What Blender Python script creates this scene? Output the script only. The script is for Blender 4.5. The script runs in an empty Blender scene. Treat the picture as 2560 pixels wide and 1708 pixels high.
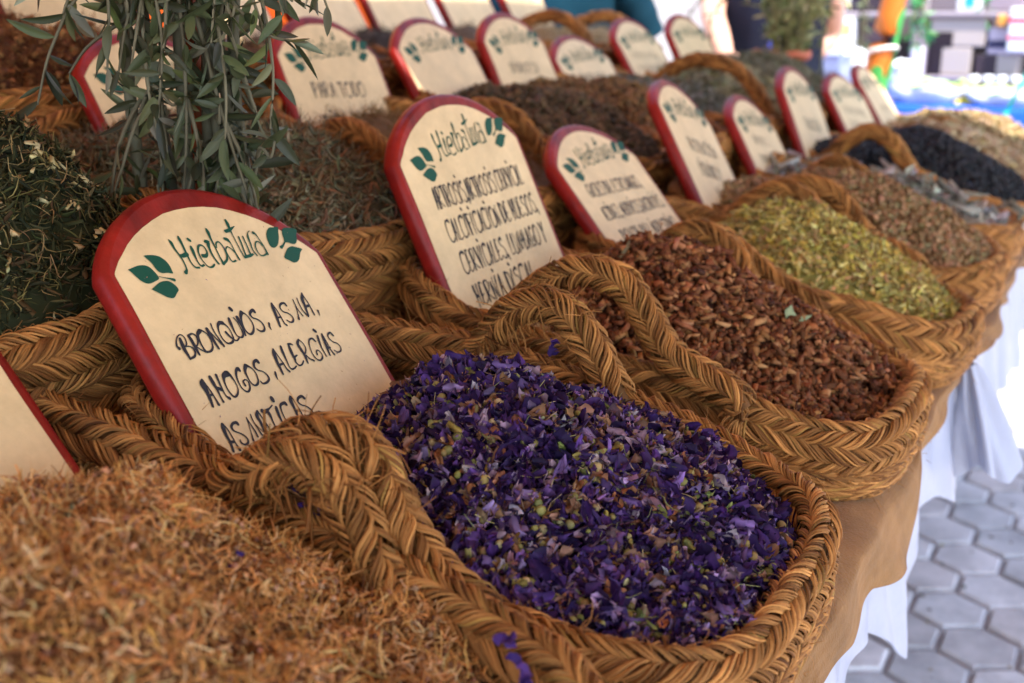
import bpy, math, random
import numpy as np
from mathutils import Matrix, Vector
R_ = math.radians
S = bpy.context.scene
COL = S.collection
rng = np.random.default_rng(7)
random.seed(7)

# ------------------------------------------------------------------ camera, world, sun, exposure
PITCH, YAW, CAMZ = R_(15.969), R_(28.772), 1.2
cam = bpy.data.cameras.new('camera')
camo = bpy.data.objects.new('camera', cam); COL.objects.link(camo)
camo.location = (0, 0, CAMZ); camo.rotation_euler = (R_(90) - PITCH, 0, YAW)
cam.sensor_width = 36; cam.lens = 39.83; cam.clip_start = .02; cam.clip_end = 400
cam.dof.use_dof = True; cam.dof.focus_distance = .87; cam.dof.aperture_fstop = 5.6
S.camera = camo
SUN_EL, SUN_AZ = R_(62), R_(125)          # azimuth measured from +Y towards +X
w = bpy.data.worlds.new('World'); S.world = w; w.use_nodes = True
sky = w.node_tree.nodes.new('ShaderNodeTexSky'); sky.sky_type = 'NISHITA'; sky.sun_disc = False
sky.sun_elevation = SUN_EL; sky.sun_rotation = SUN_AZ
bg = w.node_tree.nodes['Background']; bg.inputs['Strength'].default_value = .13
w.node_tree.links.new(sky.outputs[0], bg.inputs[0])
sl = bpy.data.lights.new('sun', 'SUN'); sl.energy = 2.5; sl.angle = R_(.5); sl.color = (1, .95, .87)
so = bpy.data.objects.new('sun', sl); COL.objects.link(so)
sd = Vector((math.sin(SUN_AZ) * math.cos(SUN_EL), math.cos(SUN_AZ) * math.cos(SUN_EL), math.sin(SUN_EL)))
so.rotation_euler = sd.to_track_quat('Z', 'Y').to_euler(); so.location = (6, -4, 9)
S.view_settings.view_transform = 'Standard'; S.view_settings.look = 'None'
S.view_settings.exposure = 2.4; S.view_settings.gamma = 1
S.cycles.use_denoising = True
S.cycles.max_bounces = 8; S.cycles.sample_clamp_indirect = 6

# ------------------------------------------------------------------ mesh building
class MB:
    """collects vertices, faces and colours, then links them as ONE mesh object"""
    def __init__(s): s.v = []; s.f = []; s.c = []; s.n = 0
    def add(s, v, faces, col=(.5, .5, .5)):
        v = np.asarray(v, float).reshape(-1, 3); c = np.asarray(col, float)
        if c.ndim == 1: c = np.tile(c, (len(v), 1))
        s.v.append(v); s.c.append(c)
        for f in faces: s.f.append(np.asarray(f, int) + s.n)
        s.n += len(v)
    def grid(s, P, col, closed_u=False, closed_v=False):
        """P (n,m,k,3): n separate patches of m by k points"""
        P = np.asarray(P, float)
        if P.ndim == 3: P = P[None]
        n, m, k = P.shape[:3]
        a = np.arange(m if closed_u else m - 1); b = np.arange(k if closed_v else k - 1)
        A, B = np.meshgrid(a, b, indexing='ij'); A2 = (A + 1) % m; B2 = (B + 1) % k
        q = np.stack([A * k + B, A2 * k + B, A2 * k + B2, A * k + B2], -1).reshape(-1, 4)
        q = (q[None] + (np.arange(n) * m * k)[:, None, None]).reshape(-1, 4)
        c = np.asarray(col, float)
        if c.ndim == 2: c = np.repeat(c, m * k, axis=0)
        s.add(P.reshape(-1, 3), [q], c)
    def inst(s, tv, tf, Rm, P, col, tint=None):
        """copies of a template (k,3): Rm (n,3,3), P (n,3)"""
        n, k = len(P), len(tv)
        v = np.einsum('nij,kj->nki', Rm, tv) + P[:, None, :]
        fs = [(np.asarray(f)[None] + (np.arange(n) * k)[:, None, None]).reshape(-1, np.asarray(f).shape[1]) for f in tf]
        c = np.repeat(np.asarray(col), k, axis=0)
        if tint is not None: c = c * np.tile(tint, n)[:, None]
        s.add(v.reshape(-1, 3), fs, c)
    def build(s, name, mat, parent=None, smooth=True, local=None):
        me = bpy.data.meshes.new(name)
        v = np.concatenate(s.v)
        if local is not None: v = v - np.asarray(local)
        loops = np.concatenate([f.reshape(-1) for f in s.f])
        tot = np.concatenate([np.full(len(f), f.shape[1]) for f in s.f])
        st = np.concatenate([[0], np.cumsum(tot)[:-1]])
        me.vertices.add(len(v)); me.vertices.foreach_set('co', v.astype(np.float32).ravel())
        me.loops.add(len(loops)); me.loops.foreach_set('vertex_index', loops.astype(np.int32))
        me.polygons.add(len(tot)); me.polygons.foreach_set('loop_start', st.astype(np.int32))
        me.polygons.foreach_set('use_smooth', np.full(len(tot), smooth))
        me.update(calc_edges=True)
        a = me.color_attributes.new('col', 'FLOAT_COLOR', 'POINT')
        c = np.concatenate(s.c); a.data.foreach_set('color', np.c_[c, np.ones(len(c))].astype(np.float32).ravel())
        me.materials.append(mat)
        o = bpy.data.objects.new(name, me); COL.objects.link(o)
        if parent is not None: o.parent = parent
        return o

def tag(o, label=None, cat=None, group=None, kind=None):
    if label: o['label'] = label
    if cat: o['category'] = cat
    if group: o['group'] = group
    if kind: o['kind'] = kind
    return o
def thing(name, label, cat, loc=(0, 0, 0), group=None, mat=None):
    o = bpy.data.objects.new(name, None); COL.objects.link(o); o.empty_display_size = .05
    if mat is not None: o.matrix_world = mat
    else: o.location = loc
    return tag(o, label, cat, group)

def nrm(a): return a / np.maximum(np.linalg.norm(a, axis=-1, keepdims=True), 1e-9)
def catmull(P, sub=6):
    P = np.asarray(P, float)
    if len(P) < 3: return np.array([P[0] + (P[-1] - P[0]) * t for t in np.linspace(0, 1, sub + 1)])
    Q = np.vstack([2 * P[0] - P[1], P, 2 * P[-1] - P[-2]]); out = []
    for i in range(1, len(Q) - 2):
        for t in np.arange(sub) / sub:
            a, b, c, d = Q[i - 1:i + 3]
            out.append(.5 * (2 * b + (c - a) * t + (2 * a - 5 * b + 4 * c - d) * t * t + (3 * b - a - 3 * c + d) * t ** 3))
    out.append(P[-1]); return np.array(out)
def frames(C):
    """parallel-ish frames along curves C (...,m,3): tangent, side, up"""
    T = nrm(np.gradient(C, axis=-2)); ref = np.array([0, 0, 1.])
    B = np.cross(T, ref); bad = np.linalg.norm(B, axis=-1, keepdims=True) < .15
    B = np.where(bad, np.cross(T, np.array([1., .2, 0])), B); B = nrm(B); return T, B, nrm(np.cross(B, T))
def tubes(mb, C, rad, col, sides=5, cap=True):
    C = np.asarray(C, float)
    if C.ndim == 2: C = C[None]
    rad = np.broadcast_to(np.asarray(rad, float), C.shape[:2])
    T, B, U = frames(C); a = np.arange(sides) * 2 * math.pi / sides
    P = C[:, :, None] + rad[:, :, None, None] * (np.cos(a)[:, None] * B[:, :, None] + np.sin(a)[:, None] * U[:, :, None])
    c = np.asarray(col, float)
    if c.ndim == 1: c = np.tile(c, (len(C), 1))
    mb.grid(P, c, closed_v=True)
    if cap:
        for e in (0, -1):
            n = len(C); v = P[:, e].reshape(-1, 3)
            mb.add(v, [np.arange(n * sides).reshape(n, sides)[:, ::-1] if e == 0 else np.arange(n * sides).reshape(n, sides)], np.repeat(c, sides, axis=0))
def box(mb, lo, hi, col=(.5, .5, .5), bev=0.004, M=None):
    """a box with chamfered edges"""
    lo = np.array(lo, float); hi = np.array(hi, float); c = (lo + hi) / 2; h = (hi - lo) / 2; b = min(bev, h.min() * .5)
    V = []; idx = {}
    for ax in range(3):
        for sg in np.ndindex(2, 2, 2):
            s_ = np.array(sg) * 2 - 1; p = s_ * (h - b); p[ax] = s_[ax] * h[ax]; idx[(ax,) + sg] = len(V); V.append(c + p)
    F = []
    for ax in range(3):
        o1, o2 = [i for i in range(3) if i != ax]
        for s0 in (0, 1):
            r = []
            for a_, b_ in ((0, 0), (1, 0), (1, 1), (0, 1)):
                k = [0, 0, 0]; k[ax] = s0; k[o1] = a_; k[o2] = b_; r.append(idx[(ax,) + tuple(k)])
            F.append(r if (s0 == 1) == (ax != 1) else r[::-1])
    for ax in range(3):
        o1, o2 = [i for i in range(3) if i != ax]
        for a_ in (0, 1):
            for b_ in (0, 1):
                def key(f, t):
                    k = [0, 0, 0]; k[ax] = t; k[o1] = a_; k[o2] = b_; return idx[(f,) + tuple(k)]
                F.append([key(o1, 0), key(o1, 1), key(o2, 1), key(o2, 0)])
    T = [[idx[(0,) + sg], idx[(1,) + sg], idx[(2,) + sg]] for sg in np.ndindex(2, 2, 2)]
    V = np.array(V)
    if M is not None: V = V @ np.array(M)[:3, :3].T + np.array(M)[:3, 3]
    mb.add(V, [np.array(F), np.array(T)], col)
def lathe(mb, prof, c, col, n=20, wob=0):
    a = np.arange(n) * 2 * math.pi / n; p = np.asarray(prof, float)
    P = np.stack([p[:, None, 0] * np.cos(a), p[:, None, 0] * np.sin(a), np.repeat(p[:, 1:2], n, 1)], -1) + np.asarray(c)
    mb.grid(P, np.asarray(col, float), closed_v=True)

# ------------------------------------------------------------------ materials
def mat(name, rough=.6, spec=.3, base=None, coat=0, noise=None, bump=None, transl=0, metallic=0, sheen=0, stain=None):
    """base None: the colour comes from the mesh's own colour attribute (each straw, petal or chip has one);
    noise (scale, c0, c1): two paints mixed by noise; bump (scale, strength)"""
    m = bpy.data.materials.new(name); m.use_nodes = True; nt = m.node_tree; N = nt.nodes; L = nt.links
    b = N['Principled BSDF']; b.inputs['Roughness'].default_value = rough; b.inputs['Specular IOR Level'].default_value = spec
    b.inputs['Metallic'].default_value = metallic
    if coat: b.inputs['Coat Weight'].default_value = coat; b.inputs['Coat Roughness'].default_value = .18
    if sheen: b.inputs['Sheen Weight'].default_value = sheen
    tc = N.new('ShaderNodeTexCoord')
    src = None
    if base is not None: b.inputs['Base Color'].default_value = (*base, 1)
    elif noise is None:
        at = N.new('ShaderNodeAttribute'); at.attribute_name = 'col'; src = at.outputs['Color']
    if noise:
        nz = N.new('ShaderNodeTexNoise'); nz.inputs['Scale'].default_value = noise[0]; nz.inputs['Detail'].default_value = 6
        mp = N.new('ShaderNodeMapping'); L.new(tc.outputs['Object'], mp.inputs[0]); L.new(mp.outputs[0], nz.inputs[0])
        if len(noise) > 3: mp.inputs['Scale'].default_value = noise[3]
        rp = N.new('ShaderNodeValToRGB'); rp.color_ramp.elements[0].position = .35; rp.color_ramp.elements[1].position = .68
        rp.color_ramp.elements[0].color = (*noise[1], 1); rp.color_ramp.elements[1].color = (*noise[2], 1)
        L.new(nz.outputs[0], rp.inputs[0]); src = rp.outputs[0]
    if stain:      # (scale, darkest factor): dirt and wear over the base colour
        nz = N.new('ShaderNodeTexNoise'); nz.inputs['Scale'].default_value = stain[0]; nz.inputs['Detail'].default_value = 9; nz.inputs['Roughness'].default_value = .7
        L.new(tc.outputs['Object'], nz.inputs[0]); mr = N.new('ShaderNodeMapRange'); mr.inputs[1].default_value = .32; mr.inputs[2].default_value = .62; mr.inputs[3].default_value = stain[1]; mr.inputs[4].default_value = 1.06
        L.new(nz.outputs[0], mr.inputs[0]); mx = N.new('ShaderNodeVectorMath'); mx.operation = 'SCALE'; L.new(src, mx.inputs[0]); L.new(mr.outputs[0], mx.inputs['Scale']); src = mx.outputs[0]
    if src is not None: L.new(src, b.inputs['Base Color'])
    if bump:
        nb = N.new('ShaderNodeTexNoise'); nb.inputs['Scale'].default_value = bump[0]; nb.inputs['Detail'].default_value = 5
        L.new(tc.outputs['Object'], nb.inputs[0]); bm = N.new('ShaderNodeBump'); bm.inputs['Strength'].default_value = bump[1]; bm.inputs['Distance'].default_value = .004
        L.new(nb.outputs[0], bm.inputs['Height']); L.new(bm.outputs[0], b.inputs['Normal'])
    if transl:
        t = N.new('ShaderNodeBsdfTranslucent'); mx = N.new('ShaderNodeMixShader'); mx.inputs[0].default_value = transl
        if src is not None: L.new(src, t.inputs[0])
        elif base is not None: t.inputs[0].default_value = (*base, 1)
        out = N['Material Output']; L.new(b.outputs[0], mx.inputs[1]); L.new(t.outputs[0], mx.inputs[2]); L.new(mx.outputs[0], out.inputs[0])
    return m
M_STRAW = mat('woven_straw', .68, .14, stain=(60, .72))
M_HERB = mat('dried_herb', .75, .15)
M_PETAL = mat('dried_petal', .65, .2, transl=.12)
M_RED = mat('red_paint', .42, .28, noise=(26, (.12, .004, .004), (.30, .013, .008), (1, .28, 1)), bump=(70, .22), stain=(45, .72))
M_CREAM = mat('cream_paint', .42, .35, noise=(5, (.64, .47, .245), (.70, .525, .29)), bump=(220, .08), stain=(16, .80))
M_BLACK = mat('black_paint', .5, .3, base=(.010, .011, .018))
M_GREEN = mat('green_paint', .5, .2, base=(.002, .062, .036))
M_LEAF = mat('olive_leaf', .5, .35, transl=.1)
M_BARK = mat('olive_stem', .7, .2, bump=(120, .3))
M_TAN = mat('tan_cloth', .85, .15, noise=(9, (.25, .115, .034), (.33, .165, .055)), bump=(420, .5), sheen=.1, stain=(14, .70))
M_PLASTIC = mat('white_plastic_sheet', .35, .4, base=(.44, .455, .55), transl=.15, bump=(34, .8))
M_WOOD = mat('stall_wood', .7, .2, noise=(7, (.16, .08, .035), (.25, .14, .07), (1, 9, 9)))
M_COL = mat('painted_goods', .55, .3)
M_SKIN = mat('skin', .5, .35, base=(.62, .34, .24))

# ------------------------------------------------------------------ woven straw (esparto) baskets
STRAW_LO, STRAW_HI = np.array([.165, .062, .016]), np.array([.50, .225, .062])
def straw_col(n, dull=0):
    t = np.clip(rng.normal(.45, .30, n), 0, 1)[:, None]
    c = STRAW_LO * (1 - t) + STRAW_HI * t
    d = rng.random((n, 1)) < .07
    c = np.where(d, c * np.array([.5, .45, .42]), c)
    g = rng.random((n, 1)) < .05
    return np.where(g, c * np.array([.85, 1.02, .9]), c) * (1 - dull)

def straws(mb, surf, U, V, H, half, col):
    """flat half-round straws lying on a surface: U,V,H (n,m)"""
    P, Nn = surf(U, V); C = P + Nn * H[..., None]
    T = nrm(np.gradient(C, axis=1)); B = nrm(np.cross(T, Nn)); N2 = np.cross(B, T)
    q = np.array([-1, -.45, .45, 1]); lift = np.array([-.35, .75, .75, -.35])
    hw = np.asarray(half)[:, None, None, None]
    pts = C[:, :, None] + (B[:, :, None] * q[:, None] + N2[:, :, None] * lift[:, None]) * hw
    mb.grid(pts, col)

def braid(mb, surf, length, rows, pitch, nst, v0=0., v1=1., wide=.05, thick=.003, shift=1.15, m=6, closed=True, flip=0, jit=1., dull=0):
    """herringbone plait: `rows` columns of slanted strands of `nst` straws each, every column slanting against the next"""
    k = max(4, int(round(length / pitch)))
    dv = (v1 - v0) / rows
    for j in range(rows):
        sg = 1 if (j + flip) % 2 else -1
        base = (np.arange(k) + .5 * (j % 2)) / k
        st = (np.arange(nst) - (nst - 1) / 2) / nst
        u0 = (base[:, None] + st[None] / k * .90 + rng.normal(0, .05 * jit, (k, nst)) / k).reshape(-1)
        s2 = np.tile(st * 2, k)
        # each strand a little different: slant, height, width
        kk = np.repeat(rng.normal(0, 1, k), nst)
        n = len(u0); t = np.linspace(0, 1, m)[None]
        sh = shift * (1 + .08 * kk + rng.normal(0, .05 * jit, n))[:, None] / k
        ov = .22 + rng.normal(0, .04, n)[:, None]
        tt = (t - .5) * (1 + ov)
        U = u0[:, None] + sg * sh * tt * (1 + .25 * (2 * np.abs(tt)) ** 2)
        V = v0 + dv * (j + .5 + tt)
        prof = np.sin(np.pi * np.clip(t, 0, 1)) ** .8
        H = thick * (-.55 + 1.5 * prof) + thick * .95 * (1 - s2[:, None] ** 2) + rng.normal(0, .10 * thick * jit, n)[:, None] + .16 * thick * kk[:, None]
        half = (length / k) / nst * .5 * .80 * (1 + rng.normal(0, .12, n))
        if not closed: U = np.clip(U, 0, 1)
        straws(mb, surf, U, V, H, np.abs(half), straw_col(n, dull) * (1 + .16 * kk[:, None]).clip(.62, 1.4))

class Rim:
    """closed soft oval in a tilted plane; zp(x) is the height of that plane"""
    def __init__(s, X0, X1, Y0, Y1, zr, slope, n=3.0, wob=.006, seed=0, skew=0.):
        s.skew = skew; r = np.random.default_rng(seed)
        s.X0, s.X1, s.Y0, s.Y1 = X0, X1, Y0, Y1; s.zr, s.slope = zr, slope
        cx, cy, a, b = (X0 + X1) / 2, (Y0 + Y1) / 2, (X1 - X0) / 2, (Y1 - Y0) / 2
        s.cx, s.cy, s.a, s.b, s.n = cx, cy, a, b, n
        f = np.linspace(0, 2 * np.pi, 2001); c, d = np.cos(f), np.sin(f)
        ph = r.uniform(0, 6.3, 4)
        rad = 1 + wob / a * (np.sin(2 * f + ph[0]) + .7 * np.sin(3 * f + ph[1]) + .4 * np.sin(5 * f + ph[2]))
        x = cx + a * rad * np.sign(c) * np.abs(c) ** (2 / n); y = cy + b * rad * np.sign(d) * np.abs(d) ** (2 / n)
        y = y + s.sh(x)
        z = s.zp(x) + .006 * np.sin(2 * f + ph[3]) + .004 * np.sin(5 * f + ph[1])
        P = np.stack([x, y, z], -1); L = np.r_[0, np.cumsum(np.linalg.norm(np.diff(P, axis=0), axis=1))]
        s.len = L[-1]; uu = np.linspace(0, 1, 601)[:-1]
        s.P = np.stack([np.interp(uu * L[-1], L, P[:, i]) for i in range(3)], -1)
        T = nrm(np.roll(s.P, -3, 0) - np.roll(s.P, 3, 0)); s.N = nrm(np.cross(T, np.array([0, 0, 1.])))
        out = s.P[:, :2] - [cx, cy]
        if ((s.N[:, :2] * out).sum(1)).mean() < 0: s.N = -s.N
    def sh(s, x): return s.skew * np.clip((s.X1 - x) / (s.X1 - s.X0), 0, 1.2) ** 1.6
    def zp(s, x): return s.zr + (s.X1 - x) * s.slope
    def at(s, u):
        f = (np.asarray(u) % 1) * 600; i = np.floor(f).astype(int) % 600; t = (f - np.floor(f))[..., None]; k = (i + 1) % 600
        return s.P[i] * (1 - t) + s.P[k] * t, nrm(s.N[i] * (1 - t) + s.N[k] * t)
    def tube(s, a, b, dz=0):
        def f(u, v):
            P, N = s.at(u); th = (np.asarray(v) * 2 * np.pi)[..., None]; Z = np.array([0, 0, 1.])
            return P + N * a * np.cos(th) + Z * (b * np.sin(th) + dz), nrm(N * np.cos(th) / a + Z * np.sin(th) / b)
        return f
    def wall(s, zt, bulge=.012, taper=.10):
        def f(u, v):
            P, N = s.at(u); v = np.asarray(v)[..., None]; D = P[..., 2:3] - zt
            off = bulge * np.sin(np.pi * np.clip(v * 1.15, 0, 1)) - taper * D * np.clip(v - .15, 0, 1) ** 1.5 * 2.2
            Q = P + N * off; Q[..., 2:3] = P[..., 2:3] - .012 - D * v
            return Q, nrm(N + np.array([0, 0, -.25]) * v)
        return f
    def inside(s, x, y, k=.94):
        y = y - s.sh(x); return (np.abs((x - s.cx) / (s.a * k)) ** s.n + np.abs((y - s.cy) / (s.b * k)) ** s.n) < 1

def curve_tube(C, a, b):
    """elliptical tube round an open curve: C (M,3)"""
    C = np.asarray(C); T, B, Uv = frames(C); M = len(C) - 1
    L = np.r_[0, np.cumsum(np.linalg.norm(np.diff(C, axis=0), axis=1))]; L /= L[-1]
    def f(u, v):
        u = np.clip(u, 0, 1); g = np.interp(u, L, np.arange(M + 1)); i = np.minimum(g.astype(int), M - 1); t = (g - i)[..., None]
        P = C[i] * (1 - t) + C[i + 1] * t; b_ = nrm(B[i] * (1 - t) + B[i + 1] * t); u_ = nrm(Uv[i] * (1 - t) + Uv[i + 1] * t)
        th = (np.asarray(v) * 2 * np.pi)[..., None]
        return P + b_ * a * np.cos(th) + u_ * b * np.sin(th), nrm(b_ * np.cos(th) / a + u_ * np.sin(th) / b)
    return f

def fray(mb, pts, n, ln=(.012, .04), rad=.00045, out=.25):
    """loose broken fibres sticking out round the points"""
    p = pts[rng.integers(0, len(pts), n)] + rng.normal(0, .006, (n, 3))
    d = nrm(rng.normal(0, 1, (n, 3)) + np.array([.3, -.3, out])); d2 = nrm(rng.normal(0, 1, (n, 3)) + np.array([.3, -.2, -.5]))
    l = rng.uniform(*ln, n)[:, None]; t = np.linspace(0, 1, 6)[None, :, None]
    C = p[:, None] + (d[:, None] * t * (1 - .35 * t) + d2[:, None] * t * t * .9) * l[:, None]
    r = rad * rng.uniform(.7, 1.5, (n, 1)) * (1 - .5 * t[..., 0])
    tubes(mb, C, r, straw_col(n) * 1.1, sides=3, cap=False)

def basket(name, label, R, zt, lod=2, handles=(), knots=(), fray_n=0, seed=0, dull=0):
    o = thing(name, label, 'basket', (R.cx, R.cy, zt), 'woven straw baskets of herbs on the stall')
    loc = (R.cx, R.cy, zt)
    nst, m = {2: (7, 8), 1: (6, 6), 0: (4, 5)}[lod]
    pitch = {2: .0185, 1: .021, 0: .025}[lod]
    # rim: a fat plait seen from above, inside and outside
    mb = MB(); f = R.tube(.0095, .019, -.004)
    u = np.linspace(0, 1, 161)[:-1]; v = np.linspace(0, 1, 9)[:-1]; U, V = np.meshgrid(u, v, indexing='ij')
    mb.grid(f(U, V)[0], np.array([[.15, .065, .02]]), closed_u=True, closed_v=True)
    braid(mb, R.tube(.0105, .0205, -.004), R.len, 8, pitch * .86, nst, -.08, .92, thick=.0038, m=m, jit=1.5, dull=dull)
    if lod == 2:
        P, N = R.at(rng.random(160)); fray(mb, P + np.array([0, 0, .014]), 700, (.004, .020), .00030)
    mb.build('rim', M_STRAW, o, local=loc)
    # side wall: four sewn bands of flat plait
    mb = MB(); f = R.wall(zt); V1 = np.linspace(0, 1, 14); U, V = np.meshgrid(u, V1, indexing='ij')
    P, N = f(U, V); mb.grid(P - N * .0015, np.array([[.17, .075, .024]]), closed_u=True)
    inner = P - N * .010; mb.grid(inner[:, ::-1], np.array([[.25, .11, .035]]), closed_u=True)
    nb = 3
    for b in range(nb):
        braid(mb, f, R.len, 4, pitch * 1.15, nst, b / nb, (b + 1) / nb, thick=.0021, m=m, flip=b, dull=dull, jit=1.1)
    if lod >= 1:   # the sewing cord between the bands
        for b in range(1, nb):
            k = int(R.len / .011); uu = (np.arange(k)[:, None] + rng.normal(0, .12, (k, 1)) + np.linspace(-.35, .35, 4)[None]) / k
            vv = b / nb + np.linspace(-.028, .028, 4)[None] * np.ones((k, 1)) * rng.uniform(.8, 1.3, (k, 1))
            hh = .003 + .0022 * np.sin(np.linspace(0, np.pi, 4))[None] * np.ones((k, 1))
            straws(mb, f, uu, vv, hh, np.full(k, .0011), straw_col(k) * 1.08)
    if lod >= 1:
        P, N = f(rng.random(400), rng.random(400) ** .7); fray(mb, P + N * .003, 420 if lod == 2 else 200, (.004, .016), .00028)
    mb.build('side_wall', M_STRAW, o, local=loc)
    for h in handles:
        C = catmull(h, 8); mb = MB(); ln = np.linalg.norm(np.diff(C, axis=0), axis=1).sum()
        g = curve_tube(C, .0070, .0088); us = np.linspace(0, 1, 60); vs = np.linspace(0, 1, 9)[:-1]; U, V = np.meshgrid(us, vs, indexing='ij')
        mb.grid(g(U, V)[0], np.array([[.15, .065, .02]]), closed_v=True)
        braid(mb, curve_tube(C, .0082, .0102), ln, 4, pitch * .95, nst, thick=.0038, m=m, closed=False, jit=1.8, dull=dull)
        if fray_n: fray(mb, C[len(C) // 5:-len(C) // 3], fray_n, (.008, .030), .00055)
        if fray_n > 100:      # thick loose strands coming out of the plait round its crown
            K = C[len(C) // 6:len(C) // 2]; n = 46; p = K[rng.integers(0, len(K), n)] + rng.normal(0, .005, (n, 3)); t = np.linspace(0, 1, 9)[None, :, None]
            a = nrm(rng.normal(0, .7, (n, 3)) + np.array([.6, -.35, .35])); b = nrm(rng.normal(0, .6, (n, 3)) + np.array([.5, -.2, -.9])); l = rng.uniform(.014, .042, (n, 1, 1))
            tubes(mb, p[:, None] + (a[:, None] * t * (1 - .5 * t) + b[:, None] * t * t * .8) * l, .0010 * rng.uniform(.6, 1.4, (n, 1)) * (1 - .5 * t[..., 0] ** 2), straw_col(n) * 1.12, sides=4, cap=False)
        mb.build('handle', M_STRAW, o, local=loc)
    for p in knots:      # tied end of a handle: a bundle of fibres fanning out of a binding
        mb = MB(); p = np.asarray(p, float); n = 70
        a = rng.uniform(-1.1, 1.1, n); d = np.stack([-np.abs(np.cos(a)) * .5 + .1, -.35 * np.ones(n) * rng.uniform(.3, 1, n), np.sin(a) * .8 + .25], -1)
        d = nrm(d); t = np.linspace(0, 1, 7)[None, :, None]; l = rng.uniform(.018, .038, n)[:, None, None]
        Cc = p + d[:, None] * t * l + np.array([.35, .1, -.5]) * t ** 2 * l + rng.normal(0, .0025, (n, 1, 3))
        tubes(mb, Cc, .0012 * (1 - .6 * t[..., 0] ** 3) * rng.uniform(.6, 1.3, (n, 1)), straw_col(n), sides=4)
        ring = np.array([p + [0, .009 * math.cos(x), .009 * math.sin(x)] for x in np.linspace(0, 6.4, 24)])
        for i in range(4): tubes(mb, ring + np.array([.002 * i - .004, 0, 0]), .0013, STRAW_LO * .7, sides=5)
        mb.build('knot', M_STRAW, o, local=loc)
    return o

# ------------------------------------------------------------------ loose heaps in the baskets
def rot_rand(n, tilt=45, full=False):
    """random rotation matrices: spin about the vertical, then tilt"""
    if full:
        q = nrm(rng.normal(0, 1, (n, 4)))
    else:
        a = rng.uniform(0, 2 * np.pi, n) / 2; qz = np.stack([np.cos(a), 0 * a, 0 * a, np.sin(a)], -1)
        b = rng.uniform(0, 2 * np.pi, n); t = np.radians(rng.normal(0, tilt, n)) / 2
        qt = np.stack([np.cos(t), np.sin(t) * np.cos(b), np.sin(t) * np.sin(b), 0 * t], -1)
        w1, x1, y1, z1 = qt.T; w2, x2, y2, z2 = qz.T
        q = np.stack([w1*w2-x1*x2-y1*y2-z1*z2, w1*x2+x1*w2+y1*z2-z1*y2, w1*y2-x1*z2+y1*w2+z1*x2, w1*z2+x1*y2-y1*x2+z1*w2], -1)
    w_, x, y, z = q.T
    return np.stack([1-2*(y*y+z*z), 2*(x*y-z*w_), 2*(x*z+y*w_), 2*(x*y+z*w_), 1-2*(x*x+z*z), 2*(y*z-x*w_), 2*(x*z-y*w_), 2*(y*z+x*w_), 1-2*(x*x+y*y)], -1).reshape(-1, 3, 3)
def quads(m, k):
    return np.array([[i * k + j, (i + 1) * k + j, (i + 1) * k + j + 1, i * k + j + 1] for i in range(m - 1) for j in range(k - 1)])
def t_petal(seed):
    r = np.random.default_rng(seed); a, b = np.meshgrid(np.linspace(-1, 1, 7), np.linspace(-1, 1, 6), indexing='ij')
    wd = (.25 + .75 * np.sin(np.clip((a + 1) / 2 * 1.1, 0, 1) * 2.6)) * r.uniform(.28, .75)
    z = r.uniform(-.7, .7) * a * a + r.uniform(.3, 1.5) * np.abs(b) ** 1.3 * wd + .30 * np.sin(5.5 * b * r.uniform(.8, 1.7) + 2.8 * a + r.uniform(0, 6)) * wd ** .5 + r.normal(0, .13, a.shape)
    y = b * wd * (1 - .35 * np.abs(z)) + r.normal(0, .06, a.shape) + .25 * r.normal() * a * a
    return np.stack([a + r.normal(0, .06, a.shape), y, z], -1).reshape(-1, 3), [quads(7, 6)]
def t_bud(seed, rough=.06):
    r = np.random.default_rng(seed); P = []
    for i in range(6):
        th = math.pi * i / 5
        for j in range(7): P.append([math.sin(th) * math.cos(j * .8976), math.sin(th) * math.sin(j * .8976), math.cos(th) * 1.1])
    P = np.array(P) * (1 + r.normal(0, rough, (42, 1)))
    q = np.array([[i * 7 + j, (i + 1) * 7 + j, (i + 1) * 7 + (j + 1) % 7, i * 7 + (j + 1) % 7] for i in range(5) for j in range(7)])
    return P, [q]
def t_chip(seed, flat=.35, lng=1., irr=.28):
    r = np.random.default_rng(seed)
    P = np.array([[x, y * .5, z * flat] for x in (-lng, lng) for y in (-1, 1) for z in (-1, 1)], float) * (1 + r.normal(0, irr, (8, 3)))
    P[:, 2] += r.uniform(-.3, .3) * P[:, 0] ** 2
    return P, [np.array([[0, 1, 3, 2], [4, 6, 7, 5], [0, 4, 5, 1], [2, 3, 7, 6], [0, 2, 6, 4], [1, 5, 7, 3]])]
def t_fibre(seed, bend=.5, sides=3, m=5, thick=.05):
    r = np.random.default_rng(seed); t = np.linspace(-1, 1, m)
    C = np.stack([t, bend * r.normal() * t * t + .2 * r.normal() * t ** 3, bend * r.normal() * t * t], -1)
    a = np.arange(sides) * 2 * math.pi / sides; rad = thick * (1 - .4 * np.abs(t))
    P = C[:, None] + rad[:, None, None] * np.stack([0 * a, np.cos(a), np.sin(a)], -1)[None]
    q = np.array([[i * sides + j, (i + 1) * sides + j, (i + 1) * sides + (j + 1) % sides, i * sides + (j + 1) % sides] for i in range(m - 1) for j in range(sides)])
    return P.reshape(-1, 3), [q]
def t_flake(seed, wd=.35):
    r = np.random.default_rng(seed); a, b = np.meshgrid(np.linspace(-1, 1, 4), np.linspace(-1, 1, 3), indexing='ij')
    y = b * wd * np.sqrt(np.clip(1.05 - a * a, 0, 1)); z = .4 * r.normal() * a * a + .3 * np.abs(b) * r.normal() + r.normal(0, .05, a.shape)
    return np.stack([a, y, z], -1).reshape(-1, 3), [quads(4, 3)]
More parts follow.
